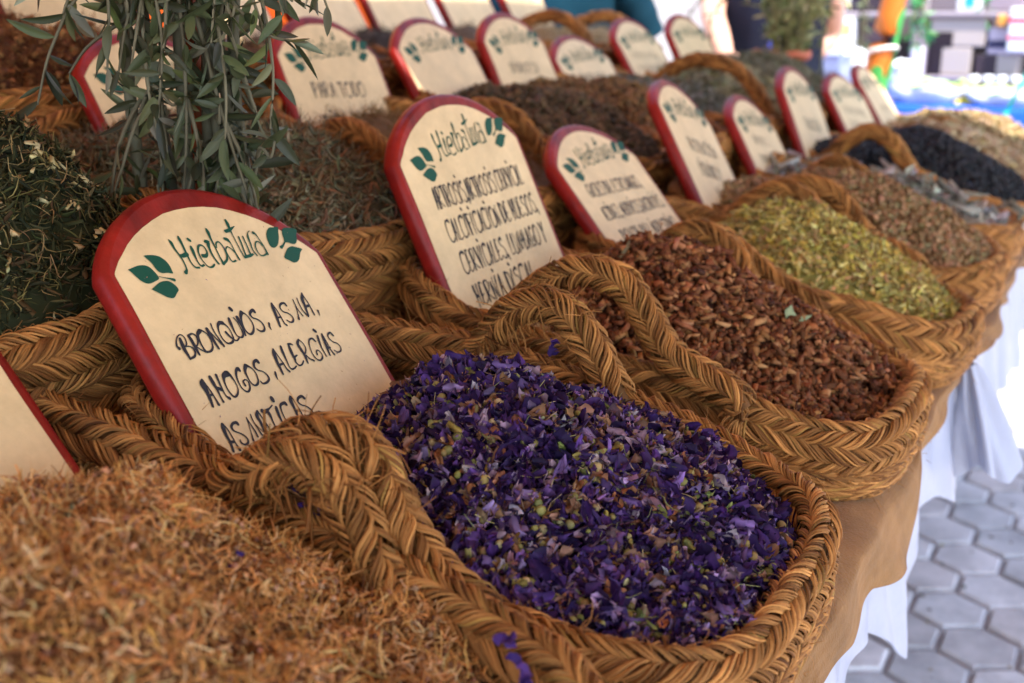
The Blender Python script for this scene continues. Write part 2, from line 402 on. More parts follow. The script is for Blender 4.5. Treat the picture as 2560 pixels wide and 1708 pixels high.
def pal(n, cols, p=None, var=.18):
    c = np.asarray(cols, float); i = rng.choice(len(c), n, p=p)
    return (c[i] * (1 + rng.normal(0, var, (n, 1))) * (1 + rng.normal(0, .06, (n, 3)))).clip(.002, .95)

_t = np.random.default_rng(5); _v = (_t.normal(1, .12, (7, 6)) * _t.normal(1, .30, (1, 6)).clip(.5, 1.6)).clip(.45, 1.8) * np.array([1.5, 1.2, 1., .9, .9, 1., 1.25])[:, None]; PETAL_TINT = _v.ravel()
def heap(name, label, cat, R, peak, H, rad, layers, under, sink=.016, back=0., material=None, lumps=.004, fill=.96, rest=None):
    """a mound of loose stuff inside rim R: peak (x,y), height H above the rim plane, radii rad;
    layers: (templates, count, size(lo,hi), palette colours, probabilities, tilt, lift)"""
    r = np.random.default_rng(abs(hash(label)) % 1000 if False else int(1000 * abs(peak[0] * 7 + peak[1] * 3)) % 9973)
    ph = r.uniform(0, 6.3, 6)
    def hz(x, y):
        y = y - R.sh(x)
        d = ((x - peak[0]) / rad[0]) ** 2 + ((y - peak[1]) / rad[1]) ** 2
        e = np.clip(1 - (np.abs((x - R.cx) / R.a) ** R.n + np.abs((y - R.cy) / R.b) ** R.n), 0, 1) ** .35
        return R.zp(x) - sink - back * np.clip((R.X0 + .19 - x) / .12, 0, 1) ** 1.5 + (H + sink) * np.exp(-d ** .85) * e + lumps * (.8 * np.sin(83 * x - 61 * y + ph[3]) * np.sin(71 * y + 47 * x + ph[4]) + np.sin(31 * x + 17 * y + ph[0]) + np.sin(-23 * x + 41 * y + ph[1]) + .6 * np.sin(67 * x + 59 * y + ph[2]))
    mb = MB(); f = np.linspace(0, 2 * np.pi, 65)[:-1]; q = np.linspace(0, 1, 22)
    F, Q = np.meshgrid(f, q, indexing='ij')
    x = R.cx + R.a * .97 * Q * np.sign(np.cos(F)) * np.abs(np.cos(F)) ** (2 / R.n); y = R.cy + R.b * .97 * Q * np.sign(np.sin(F)) * np.abs(np.sin(F)) ** (2 / R.n)
    y = y + R.sh(x); mb.grid(np.stack([x, y, hz(x, y) - .004], -1), np.array([under]), closed_u=True)  # under layer, darkened in several heaps so gaps between pieces look shaded
    for (tm, n, size, cols, p, tilt, lift) in layers:
        xs = rng.uniform(R.X0, R.X1, n * 2); ys = rng.uniform(R.Y0, R.Y1, n * 2) + R.sh(xs); ok = R.inside(xs, ys, fill)
        xs, ys = xs[ok][:n], ys[ok][:n]; n = len(xs)
        e = .004; zx = (hz(xs + e, ys) - hz(xs - e, ys)) / (2 * e); zy = (hz(xs, ys + e) - hz(xs, ys - e)) / (2 * e)
        Nn = nrm(np.stack([-zx, -zy, np.ones(n)], -1)); X = nrm(np.cross(np.tile([0, 1., 0], (n, 1)), Nn)); Y = np.cross(Nn, X)
        Fm = np.stack([X, Y, Nn], -1)
        P = np.stack([xs, ys, hz(xs, ys)], -1) + Nn * rng.uniform(lift[0], lift[1], n)[:, None]
        Rm = Fm @ rot_rand(n, tilt) * rng.uniform(size[0], size[1], n)[:, None, None]
        c = pal(n, cols, p); g = rng.integers(0, len(tm), n)
        for i, (tv, tf) in enumerate(tm):
            k = g == i
            if k.any(): mb.inst(tv, tf, Rm[k], P[k], c[k], PETAL_TINT if material is M_PETAL and tm is PET else None)
    o = mb.build(name, material or M_HERB, local=(R.cx, R.cy, R.zp(R.cx)))
    o.location = (R.cx, R.cy, R.zp(R.cx))
    tag(o, label, cat, 'heaps of dried herbs, flowers and spices', 'stuff')
    return o, hz

# ------------------------------------------------------------------ painted signs
# brush strokes of the lettering in tenths of a millimetre on the board: (along,up,width)
TITLE=[[(-469,180,10),(-460,154,23),(-460,102,17),(-448,42,14),(-442,-3,12),(-446,-54,11),(-455,-90,15),(-480,-113,27)],[(-357,203,13),(-360,177,24),(-361,124,17),(-369,58,17),(-372,13,14),(-372,-39,11),(-354,-77,13),(-320,-84,15)],[(-448,42,14),(-420,32,28),(-370,43,31)],[(-286,104,18),(-290,67,25),(-299,7,15),(-302,-37,11),(-290,-72,13),(-260,-67,17)],[(-272,174,21),(-261,159,21)],[(-215,15,28),(-185,13,26),(-153,40,14),(-150,86,10),(-170,110,13),(-204,105,17),(-236,62,13),(-249,3,10),(-240,-50,8),(-220,-86,10),(-182,-90,14),(-148,-72,14)],[(-116,137,14),(-86,135,29),(-102,90,20),(-111,37,16),(-110,-16,13),(-99,-67,17)],[(-105,148,14),(-71,138,13)],[(-23,250,17),(-23,223,26),(-32,162,16),(-38,77,10),(-45,-7,11),(-48,-75,20)],[(-25,76,10),(-2,117,12),(32,126,12),(51,86,10),(46,32,10),(34,-13,13),(7,-46,16),(-46,-72,19)],[(102,-58,15),(61,-62,10),(52,-7,9),(61,47,9),(94,75,9),(124,57,9),(144,17,10)],[(118,152,22),(142,138,26),(155,102,9),(149,24,10),(150,-50,16)],[(244,322,19),(243,286,27),(235,239,19),(230,184,9),(223,89,9),(219,-13,10),(226,-37,18)],[(174,219,25),(223,228,25),(302,259,6)],[(284,156,15),(274,93,12),(253,8,12),(249,-32,22)],[(333,157,13),(324,82,10),(307,-13,15),(296,-28,18)],[(446,206,6),(414,188,6),(391,149,17),(376,86,12),(361,23,10),(373,-30,13)],[(229,-34,21),(287,-27,22),(335,-15,15)],[(480,184,27),(496,171,15),(504,125,8),(512,52,11),(505,-29,18)],[(510,-21,14),(437,-39,11),(406,-13,9),(410,43,11),(433,82,11),(466,100,11),(493,82,11),(502,52,8)]]
SPRIG=[[(-792,63),(-759,66),(-698,61),(-646,43),(-612,5),(-599,-40),(-602,-83),(-610,-108),(-653,-98),(-700,-96),(-731,-81),(-744,-51),(-751,-11),(-768,26)],[(-1001,-39),(-946,-25),(-885,-13),(-826,-17),(-792,-40),(-774,-73),(-761,-117),(-768,-141),(-808,-155),(-855,-167),(-900,-165),(-938,-138),(-961,-100),(-982,-60)],[(-886,-217),(-842,-197),(-777,-169),(-718,-163),(-677,-175),(-649,-208),(-640,-248),(-676,-276),(-725,-309),(-773,-301),(-812,-274),(-854,-241)],[(658,197),(708,224),(751,225),(820,225),(793,181),(760,125),(706,62),(658,33),(618,27),(595,46),(598,86),(619,150)],[(845,186),(877,208),(933,211),(1034,188),(997,134),(968,85),(928,50),(885,45),(836,65),(798,72),(812,113),(824,154)],[(781,7),(849,25),(895,15),(963,-12),(915,-46),(863,-100),(814,-129),(763,-133),(720,-104),(683,-76),(732,-31)]]
SPRIGSTEM=[[(-756,-121,4),(-716,-135,5),(-668,-148,11),(-632,-163,23)],[(798,72,11),(754,42,15),(715,24,26)]]
LETTER=[('B',[[(-931,-710,22),(-938,-689,14),(-921,-652,9),(-890,-619,8),(-856,-607,8),(-834,-625,8),(-833,-660,9),(-849,-692,10),(-877,-707,8)],[(-876,-639,18),(-883,-680,24),(-889,-731,24),(-885,-777,18),(-886,-807,12)],[(-866,-706,9),(-828,-710,8),(-806,-733,13),(-810,-770,12),(-836,-794,15),(-885,-806,12)]]),('R',[[(-786,-630,20),(-781,-668,22),(-782,-732,20),(-780,-787,14)],[(-786,-624,14),(-744,-616,11),(-720,-637,10),(-725,-677,11),(-749,-708,10),(-773,-719,9)],[(-769,-722,9),(-745,-749,9),(-718,-771,10),(-700,-780,13)]]),('O',[[(-661,-605,26),(-694,-629,19),(-709,-674,14),(-713,-731,11),(-700,-774,12),(-660,-778,14),(-622,-752,12),(-603,-702,8),(-605,-643,8),(-632,-609,11),(-654,-600,20)]]),('N',[[(-580,-599,22),(-580,-647,25),(-577,-706,20),(-571,-770,15)],[(-516,-561,9),(-524,-596,9),(-525,-649,9),(-515,-710,12),(-509,-759,15)],[(-572,-624,13),(-549,-675,9),(-518,-746,11)]]),('Q',[[(-400,-572,26),(-430,-568,23),(-461,-593,15),(-481,-644,9),(-482,-704,9),(-458,-743,12),(-415,-744,15),(-380,-720,13),(-366,-674,8),(-366,-619,8),(-390,-579,14)],[(-416,-654,19),(-404,-686,15),(-383,-719,10),(-354,-736,10),(-320,-720,10)]]),('U',[[(-311,-545,17),(-319,-583,21),(-326,-637,14),(-327,-692,9),(-304,-714,10),(-279,-715,13),(-255,-691,12),(-248,-643,7),(-247,-588,7),(-260,-546,8)]]),('i',[[(-221,-545,21),(-223,-585,23),(-222,-628,17),(-238,-706,13)],[(-243,-462,23),(-236,-478,23)]]),('o',[[(-149,-512,27),(-177,-542,20),(-203,-600,13),(-211,-667,12),(-184,-705,13),(-139,-690,15),(-104,-646,9),(-96,-591,8),(-113,-538,8),(-140,-516,18)]]),('S',[[(-8,-527,19),(-14,-508,20),(-49,-519,18),(-71,-544,15),(-60,-574,11),(-20,-595,10),(6,-630,10),(3,-674,12),(-23,-698,15),(-61,-696,12),(-84,-673,8)]]),(',',[[(77,-644,16),(65,-670,13),(63,-702,5)]]),('A',[[(229,-478,15),(216,-519,24),(203,-588,22),(179,-687,16)],[(231,-482,11),(242,-535,9),(247,-607,10),(246,-665,11),(259,-686,15)],[(201,-607,15),(245,-610,12)]]),('s',[[(381,-517,15),(373,-493,15),(330,-494,15),(296,-523,12),(305,-563,10),(353,-589,10),(377,-625,10),(364,-659,14),(326,-670,12),(294,-646,10)]]),('m',[[(496,-472,11),(489,-521,11),(462,-604,10),(438,-653,25)],[(492,-495,10),(489,-568,11),(505,-633,14)],[(553,-466,11),(542,-521,11),(540,-587,13),(563,-644,19)]]),('a',[[(646,-430,13),(610,-483,25),(597,-542,21),(571,-638,16)],[(643,-440,11),(650,-495,9),(654,-549,9),(647,-639,14)],[(604,-556,18),(650,-548,16)]]),(';',[[(718,-611,17),(708,-654,6)]]),('1',[[(-883,-981,16),(-897,-1012,38),(-897,-1074,27),(-904,-1134,21),(-916,-1193,16)],[(-880,-987,13),(-868,-1040,9),(-859,-1099,10),(-856,-1156,11),(-855,-1190,18)],[(-899,-1107,16),(-864,-1106,15)]]),('H',[[(-800,-974,22),(-799,-1020,24),(-797,-1077,16),(-801,-1145,10),(-800,-1179,15)],[(-734,-969,18),(-740,-1014,14),(-747,-1076,12),(-748,-1139,9),(-728,-1166,20)],[(-790,-1067,22),(-756,-1088,20)]]),('2',[[(-631,-977,39),(-666,-988,28),(-688,-1024,14),(-700,-1080,10),(-694,-1133,11),(-674,-1165,13),(-629,-1146,13),(-600,-1105,8),(-594,-1049,8),(-603,-1000,17),(-617,-968,22)]]),('G',[[(-491,-974,19),(-496,-955,19),(-527,-973,17),(-553,-1021,13),(-564,-1089,9),(-551,-1133,10),(-519,-1151,13),(-481,-1123,12),(-468,-1079,8),(-482,-1056,8),(-513,-1064,11),(-516,-1099,15)]]),('3',[[(-406,-948,26),(-439,-984,19),(-449,-1029,12),(-449,-1083,10),(-428,-1116,11),(-391,-1112,14),(-362,-1082,10),(-348,-1025,8),(-361,-980,9),(-393,-950,17)]]),('4',[[(-263,-944,21),(-269,-925,20),(-307,-936,17),(-327,-974,15),(-311,-1005,10),(-271,-1024,9),(-247,-1056,10),(-247,-1092,13),(-283,-1115,14),(-332,-1120,11),(-346,-1097,8)]]),('5',[[(-148,-1053,14),(-158,-1079,16),(-165,-1114,6)]]),('6',[[(-35,-866,14),(-53,-907,26),(-70,-984,21),(-73,-1033,18),(-77,-1082,14)],[(-34,-870,11),(-25,-924,8),(-13,-995,9),(-9,-1045,11),(5,-1075,15)],[(-64,-1004,15),(-11,-998,13)]]),('L',[[(60,-857,17),(50,-899,20),(41,-967,13),(32,-1034,8),(44,-1061,11),(79,-1058,11),(110,-1045,8)]]),('E',[[(156,-851,16),(184,-852,14),(200,-864,8)],[(155,-857,14),(146,-903,22),(137,-958,20),(140,-978,18),(129,-1014,12),(147,-1045,11),(183,-1042,11),(219,-1017,10)],[(148,-967,14),(184,-957,10)]]),('r',[[(298,-829,13),(262,-865,21),(265,-923,21),(268,-975,19),(255,-1042,11)],[(300,-832,11),(324,-868,7),(324,-913,9),(298,-948,10),(269,-962,12)],[(283,-977,12),(307,-1013,10),(338,-1035,15)]]),('g',[[(480,-874,12),(463,-845,14),(419,-851,12),(388,-892,9),(366,-959,7),(373,-1018,9),(406,-1044,12),(455,-1026,12),(470,-990,7),(455,-958,9),(429,-957,9),(415,-987,14)]]),('I',[[(541,-831,15),(524,-881,16),(510,-944,11),(511,-1023,9)],[(536,-774,21),(546,-789,21)]]),('7',[[(604,-824,14),(590,-872,21),(575,-942,19),(557,-1021,12)],[(605,-834,10),(607,-901,8),(601,-966,9),(614,-1024,14)],[(572,-951,21),(610,-954,13)]]),('8',[[(729,-857,14),(715,-828,15),(677,-835,13),(659,-869,10),(682,-910,9),(726,-937,9),(736,-975,9),(713,-1005,11),(671,-1011,10),(640,-986,6)]]),('9',[[(-920,-1338,18),(-930,-1369,24),(-938,-1425,20),(-937,-1483,16),(-952,-1550,16)],[(-915,-1339,11),(-898,-1389,8),(-895,-1452,8),(-895,-1506,10),(-889,-1553,18)],[(-939,-1479,18),(-901,-1484,16)]]),('b',[[(-783,-1369,19),(-790,-1353,18),(-828,-1355,16),(-854,-1378,15),(-849,-1409,10),(-814,-1434,8),(-781,-1463,10),(-770,-1499,11),(-787,-1524,14),(-822,-1528,12),(-843,-1506,10),(-840,-1486,8)]]),('M',[[(-673,-1339,9),(-683,-1384,9),(-704,-1452,8),(-724,-1519,19)],[(-674,-1348,11),(-668,-1400,11),(-662,-1462,15),(-665,-1500,16)],[(-620,-1325,11),(-627,-1358,12),(-628,-1414,10),(-617,-1498,15)]]),('c',[[(-540,-1317,18),(-566,-1350,23),(-565,-1403,18),(-568,-1445,21),(-571,-1488,17)],[(-535,-1322,11),(-527,-1372,8),(-520,-1426,9),(-516,-1475,10)],[(-567,-1437,18),(-526,-1433,15)]]),('T',[[(-490,-1322,25),(-478,-1335,25),(-437,-1327,17),(-402,-1317,10),(-366,-1302,8)],[(-445,-1329,21),(-438,-1366,19),(-443,-1413,11),(-449,-1460,9),(-449,-1491,17)]]),('d',[[(-337,-1326,19),(-348,-1369,20),(-356,-1420,15),(-359,-1463,9),(-356,-1495,15)],[(-331,-1247,26),(-331,-1267,26)]]),('C',[[(-221,-1325,19),(-228,-1310,20),(-272,-1314,17),(-294,-1336,13),(-308,-1386,9),(-310,-1444,9),(-288,-1478,12),(-248,-1480,12),(-217,-1458,10)]]),('e',[[(-136,-1275,17),(-155,-1307,26),(-159,-1361,19),(-166,-1418,19),(-181,-1482,13)],[(-128,-1276,11),(-119,-1333,8),(-116,-1393,9),(-118,-1451,10),(-114,-1482,16)],[(-162,-1401,16),(-119,-1401,15)]]),('f',[[(0,-1317,19),(-17,-1295,18),(-64,-1303,16),(-87,-1331,11),(-68,-1362,9),(-25,-1385,9),(2,-1423,11),(2,-1460,11),(-28,-1478,11),(-67,-1481,10),(-93,-1443,6)]]),('.',[[(74,-1460,23),(79,-1470,23)]])]

def extra(ch):
    G = {'D': [[(.05, 1, .12), (.05, .5, .14), (.06, 0, .1)], [(.0, .98, .09), (.3, .93, .07), (.47, .6, .06), (.42, .2, .07), (.05, .02, .09)]],
         'F': [[(.05, 1, .12), (.06, .5, .14), (.05, 0, .09)], [(.03, .98, .1), (.25, .98, .08), (.42, .93, .06)], [(.07, .55, .09), (.32, .56, .06)]],
         'P': [[(.05, 1, .12), (.06, .5, .14), (.05, 0, .09)], [(.02, .97, .1), (.3, .95, .07), (.42, .75, .06), (.3, .52, .06), (.07, .48, .08)]],
         'V': [[(.0, 1, .12), (.12, .5, .11), (.22, 0, .08)], [(.45, 1, .07), (.32, .5, .06), (.22, 0, .08)]],
         'Y': [[(.0, 1, .12), (.2, .52, .08)], [(.44, 1, .1), (.22, .5, .08), (.16, 0, .1)]],
         'Z': [[(.0, .97, .1), (.4, .97, .07), (.02, .03, .06), (.44, .04, .09)]],
         'J': [[(.36, 1, .12), (.37, .4, .1), (.25, .02, .08), (.05, .12, .08)]]}
    return G.get(ch)
GLYPH = {}
for ch, st in LETTER:
    if ch in 'BRONQUSAHGLEIMTC':
        main = st[:1] if ch == 'I' else st
        ys = [p[1] for s_ in main for p in s_]; xs = [p[0] for s_ in st for p in s_]; h = max(ys) - min(ys)
        GLYPH[ch] = [[((x - min(xs)) / h, (y - min(ys)) / h, w_ / h) for x, y, w_ in s_] for s_ in st]
GLYPH['T'] = [[(0, .95, .12), (.22, .97, .08), (.46, 1., .06)], [(.23, .97, .12), (.25, .5, .1), (.27, 0, .09)]]
def brush(mb, strokes, sc=1e-4, org=(0, 0), sx=None, z0=.0009, dy=0., fat=1.25):
    """flat brush strokes with round ends; every stroke a hair above the one before"""
    sx = sx or sc
    for i, st in enumerate(strokes):
        P = catmull([(org[0] + p[0] * sx, org[1] + dy + p[1] * sc, p[2] * sc * .5 * fat) for p in st], 6)
        z = z0 + .000012 * (i % 40)
        xy = P[:, :2]; T = nrm(np.gradient(xy, axis=0)); Nn = np.stack([-T[:, 1], T[:, 0]], -1); r = np.maximum(P[:, 2:3], .00030)
        L = np.c_[xy + Nn * r, np.full(len(P), z)]; Rr = np.c_[xy - Nn * r, np.full(len(P), z)]
        mb.grid(np.stack([Rr, L], 1), np.array([[0, 0, 0]]))
        for e, s_ in ((0, -1), (-1, 1)):
            a = np.linspace(-math.pi / 2, math.pi / 2, 7); d = T[e] * s_; nn = np.array([-d[1], d[0]])
            ring = xy[e] + r[e] * (np.cos(a)[:, None] * d + np.sin(a)[:, None] * nn)
            v = np.c_[np.vstack([ring, xy[e]]), np.full(8, z)]
            mb.add(v, [np.array([[7, k, k + 1] for k in range(6)])])
def writing(mb, text, x0, x1, y, h, squeeze=1.):
    """hand-painted capitals on one line between x0 and x1, baseline y"""
    adv = []; pen = 0
    for ch in text:
        g = GLYPH.get(ch) or extra(ch)
        if ch == ' ': pen += .34; continue
        if ch in ',.':
            adv.append((ch, pen, [[(0, .10, .1), (.04, .02, .1)]] if ch == '.' else [[(0, .1, .11), (.03, -.02, .09), (.08, -.2, .03)]])); pen += .24; continue
        wd = max(p[0] for s_ in g for p in s_); adv.append((ch, pen, g)); pen += wd + .13
    sx = (x1 - x0) / pen
    for i, (ch, p, g) in enumerate(adv):
        j = rng.normal(0, .012)
        brush(mb, [[(a * min(1, 1) , b, c) for a, b, c in s_] for s_ in g], h, (x0 + p * sx, y + j * h), sx=min(sx, h * 1.02), z0=.0009 + .00002 * (i % 3), fat=min(1.15, .45 + .9 * sx / h))

def arch(hw, top, y0, n=26, corner=.0):
    """outline from bottom right, up, over the arch, down: list of (x, y)"""
    f = np.linspace(0, math.pi, n)
    return [(hw, y0)] + [(hw * math.cos(a), -.006 + (top + .006) * (1 - abs(math.cos(a)) ** 2.05) ** .78) for a in f] + [(-hw, y0)]
def sign_board(name, label, pose, lines, base=-.24, title=True, exact=False, group='cream herb signs with red edges', hw=.1225, top=.060, grow=0.):
    (px, py, pz, yaw, lean, roll) = pose
    y_, l, r = R_(yaw), R_(lean), R_(roll)
    s = np.array([0, 1, 0.]); u = np.array([-math.sin(l), 0, math.cos(l)]); nn = np.array([math.cos(l), 0, math.sin(l)])
    s, u = math.cos(r) * s - math.sin(r) * u, math.sin(r) * s + math.cos(r) * u
    c, si = math.cos(y_), math.sin(y_); Rz = np.array([[c, -si, 0], [si, c, 0], [0, 0, 1]]); s, u, nn = Rz @ s, Rz @ u, Rz @ nn
    P = np.array([px, py, pz]) + u * base
    Mx = Matrix([[s[0], u[0], nn[0], P[0]], [s[1], u[1], nn[1], P[1]], [s[2], u[2], nn[2], P[2]], [0, 0, 0, 1]])
    o = thing(name, label, 'sign', group=group, mat=Mx)
    off = (0, base, 0)
    # board: slab with rounded-over edges
    ol = np.array(arch(hw, top, base)); ctr = np.array([0, -.05]); th = .018; mb = MB(); rings = []
    T = nrm(np.roll(ol, -1, 0) - np.roll(ol, 1, 0)); Nn = np.stack([T[:, 1], -T[:, 0]], -1)
    for ins, z in ((.006, 0), (.0035, -.0007), (.0014, -.0024), (.0003, -.005), (0, -.008), (0, -th + .005), (.0018, -th + .0018), (.006, -th)):
        rings.append(np.c_[ol - Nn * ins, np.full(len(ol), z)])
    Rg = np.array(rings); mb.grid(Rg.transpose(1, 0, 2), np.array([[.4, .02, .02]]), closed_u=True)
    n = len(ol)
    mb.add(rings[0], [np.arange(n)[None]]); mb.add(rings[-1], [np.arange(n)[None, ::-1]])
    mb.build('board', M_RED, o, local=off)
    # cream panel painted by hand: slightly uneven edge, small corners at the shoulders
    r2 = np.random.default_rng(int(abs(px * 1000 + py * 777)))
    ol = [(hw - .0095, base + .012)] + [(hw - .0095 + r2.normal(0, .0004), y) for y in np.linspace(base + .03, -.008, 9)]
    f = np.linspace(.0, math.pi, 24)
    ol += [((hw - .0100) * math.cos(a) * 1.0, -.006 + (top - .0085 - grow) * (1 - abs(math.cos(a)) ** 2.05) ** .93 + r2.normal(0, .0003)) for a in f]
    ol += [(-hw + .0095 + r2.normal(0, .0004), y) for y in np.linspace(-.008, base + .03, 9)] + [(-hw + .0095, base + .012)]
    mb = MB(); v = np.c_[np.array(ol), np.full(len(ol), .0004)]; mb.add(v, [np.arange(len(v))[None]])
    mb.build('panel', M_CREAM, o, local=off, smooth=False)
    dy = 0
    if title:
        mb = MB(); brush(mb, TITLE); mb.build('title_lettering', M_GREEN, o, local=off, smooth=False)
        for side in (0, 1):
            mb = MB()
            for i, pl in enumerate(SPRIG[side * 3:side * 3 + 3]):
                q = catmull([(a * 1e-4, b * 1e-4, 0) for a, b in pl + pl[:1]], 4)[:-1]
                q = np.c_[q[:, :2], np.full(len(q), .0009 + .00002 * i)]
                A = (q[:, 0] * np.roll(q[:, 1], -1) - np.roll(q[:, 0], -1) * q[:, 1]).sum()
                mb.add(q, [np.arange(len(q))[None, ::(1 if A > 0 else -1)]])
            brush(mb, SPRIGSTEM[side:side + 1], z0=.0010)
            mb.build('leaf_sprig', M_GREEN, o, local=off, smooth=False)
    if exact:
        # the tracing follows the board's own axes
        allst = [(ch, st) for ch, st in LETTER]
        for a, b in ((0, 15), (15, 30), (30, 40)):
            mb = MB()
            for i, (ch, st) in enumerate(allst[a:b]): brush(mb, st, z0=.0009 + .00002 * (i % 3), fat=.95 if ch in 'mM' else 1.4)
            mb.build('lettering', M_BLACK, o, local=off, smooth=False)
    for (t, x0, x1, y, h) in lines:
        mb = MB(); writing(mb, t, x0, x1, y, h); mb.build('lettering', M_BLACK, o, local=off, smooth=False)
    if exact:     # flecks of dried petals stuck to the paint
        mb = MB(); n = 46; tv, tf = t_flake(3)
        Pq = np.c_[rng.uniform(-.1, .1, n), rng.uniform(-.2, .03, n), np.full(n, .0011)]
        a = rng.uniform(0, 6.3, n); Rm = np.stack([np.cos(a), -np.sin(a), 0*a, np.sin(a), np.cos(a), 0*a, 0*a, 0*a, 0*a+.2], -1).reshape(-1, 3, 3) * rng.uniform(.0003, .0011, n)[:, None, None]
        mb.inst(tv, tf, Rm, Pq, pal(n, [(.25, .10, .12), (.12, .05, .16), (.35, .18, .10)]))
        mb.build('stuck_fleck', M_HERB, o, local=off)['kind'] = 'stuff'
    return o

# ================================================================== the place: ground, paving
def smat(name, **k): return mat(name, **k)
g = MB(); a = np.array([[-60, -40, -.012], [60, -40, -.012], [60, 80, -.012], [-60, 80, -.012]]); g.add(a, [np.arange(4)[None]], (.2, .18, .2))
tag(g.build('ground', mat('joint_sand', .9, .1, noise=(40, (.33, .31, .31), (.44, .41, .41)))), kind='structure')
mb = MB(); hs = .080; hx = np.arange(-30, 34); hy = np.arange(0, 100)
for j in hy:
    xs = (hx + .5 * (j % 2)) * hs * 2 * .93; n = len(xs); y = .6 + j * hs * 1.66
    a6 = np.arange(6) * math.pi / 3 + math.pi / 6
    def ring(rr, z):
        x = xs[:, None] + rr * 1.07 * np.cos(a6)[None]; yy = y + rr * np.sin(a6)[None] * 1.06 + 0 * x
        return np.stack([x, yy, np.broadcast_to(z, x.shape)], -1)
    zt = (rng.normal(0, .0012, n))[:, None]
    Rg = np.stack([ring(hs * .945, -.012 + 0 * zt), ring(hs * .93, zt - .005), ring(hs * .865, zt)], 2)
    t = rng.normal(0, 1, (n, 1)); c = np.array([.55, .515, .51]) * (1 + .12 * t) + np.array([.012, 0, -.006]) * rng.normal(0, 1, (n, 1))
    mb.grid(Rg, c, closed_u=True); mb.add(ring(hs * .865, zt).reshape(-1, 3), [np.arange(n * 6).reshape(n, 6)], np.repeat(c, 6, axis=0))
mpv = mat('paver_concrete', .8, .2, bump=(240, .5), stain=(7, .62)); 
tag(mb.build('paving', mpv, smooth=False), kind='structure')
mb = MB(); n = 900; x = rng.uniform(-1.2, .6, n); y = rng.uniform(1.6, 6, n)
for i in range(4):
    k = np.arange(n) % 4 == i; tv, tf = t_chip(90 + i); mb.inst(tv, tf, rot_rand(k.sum(), 20) * rng.uniform(.0012, .005, k.sum())[:, None, None], np.c_[x[k], y[k], np.full(k.sum(), .003)], pal(k.sum(), [(.20, .17, .14), (.12, .10, .08), (.30, .22, .12)]))
tag(mb.build('grit', M_HERB), 'scattered grit and crumbs on the paving', kind='stuff')

# ================================================================== stall: stepped trestle table, cloths, backdrop, unseen awnings
ZT1, ZT2, ZT3 = .762, .80, .93
t = thing('stepped_table', 'wooden stepped trestle table carrying the rows of herb baskets', 'table', (-.95, 2, 0))
for (x0, x1, z) in ((-.665, -.185, ZT1), (-1.13, -.665, ZT2), (-1.62, -1.13, ZT3)):
    mb = MB(); box(mb, (x0, -.6, z - .03), (x1, 3.75, z - .006)); mb.build('table_top', M_WOOD, t, local=(-.95, 2, 0), smooth=False)
for y in (-.4, 1.6, 3.6):
    for x, z in ((-.62, ZT1 - .03), (-1.1, ZT2 - .03), (-1.55, ZT3 - .03)):
        mb = MB(); box(mb, (x - .025, y - .025, 0), (x + .025, y + .025, z)); mb.build('leg', M_WOOD, t, local=(-.95, 2, 0), smooth=False)
for (x, z0, z1) in ((-.662, ZT1, ZT2 - .031), (-1.127, ZT2, ZT3 - .031)):
    mb = MB(); box(mb, (x - .012, -.6, z0 - .005), (x - .001, 3.75, z1)); mb.build('riser', M_WOOD, t, local=(-.95, 2, 0), smooth=False)

def drape(name, label, x, hemf, y0, y1, ztop, material, amp, freq, top_in=.10, seed=0, flare=.02):
    r = np.random.default_rng(seed); ph = r.uniform(0, 6.3, 5)
    ys = np.arange(y0, y1, .008); q = np.linspace(0, 1, 30); Y, Q = np.meshgrid(ys, q, indexing='ij')
    hem = hemf(ys)[:, None]; Z = ztop + (hem - ztop) * Q
    wv = np.sin(freq * Y + ph[0] + 1.3 * np.sin(2.1 * Y + ph[1])) + .55 * np.sin(freq * 2.3 * Y + ph[2] + 2 * Q) + .3 * np.sin(freq * 4.7 * Y + ph[3] - 3 * Q)
    X = x - .024 * (1 - np.clip(Q / .22, 0, 1)) ** 2 + flare * Q + amp * Q ** .55 * wv + .0004 * np.sin(60 * Y + 25 * Q)
    P = np.stack([X, Y + .012 * Q * np.cos(freq * Y), Z], -1)
    top = np.stack([np.full_like(ys, x - top_in), ys, np.full_like(ys, ztop + .001)], -1); top2 = np.stack([np.full_like(ys, x - .030), ys, np.full_like(ys, ztop + .001)], -1)
    P = np.concatenate([top[:, None], top2[:, None], P], 1)
    mb = MB(); mb.grid(P, np.array([[.5, .5, .5]]))
    back = P.copy(); back[..., 0] -= .0012; back[..., 2] -= .0012; mb.grid(back[:, ::-1], np.array([[.5, .5, .5]]))
    o = mb.build(name, material, local=(x, 2, ztop)); o.location = (x, 2, ztop)
    return tag(o, label, 'cloth')
tan_hem = lambda y: np.interp(y, [-.3, .3, .6, .74, .85, .95, 1.05, 1.12, 1.165, 1.19, 1.5, 2.2, 3.7], [.70, .71, .69, .735, .70, .71, .695, .67, .69, .735, .735, .74, .75]) + .006 * np.sin(23 * y)
white_hem = lambda y: .568 + .022 * np.sin(7 * y + 1.2) + .012 * np.sin(19 * y) - .05 * np.exp(-((y - 1.22) / .10) ** 2) + .04 * np.exp(-((y - 1.46) / .08) ** 2) - .12 * np.clip((y - 1.9) / 1.2, 0, 1)
drape('tan_cloth', 'tan suede-like cloth hanging below the front row of baskets', -.164, tan_hem, -.3, 3.7, ZT1 + .002, M_TAN, .011, 8, seed=3, flare=.004, top_in=.46)
drape('plastic_sheet', 'white crinkled plastic sheet hanging behind the tan cloth edge', -.190, white_hem, -.3, 3.7, ZT1 - .004, M_PLASTIC, .011, 17, seed=5, flare=.018)
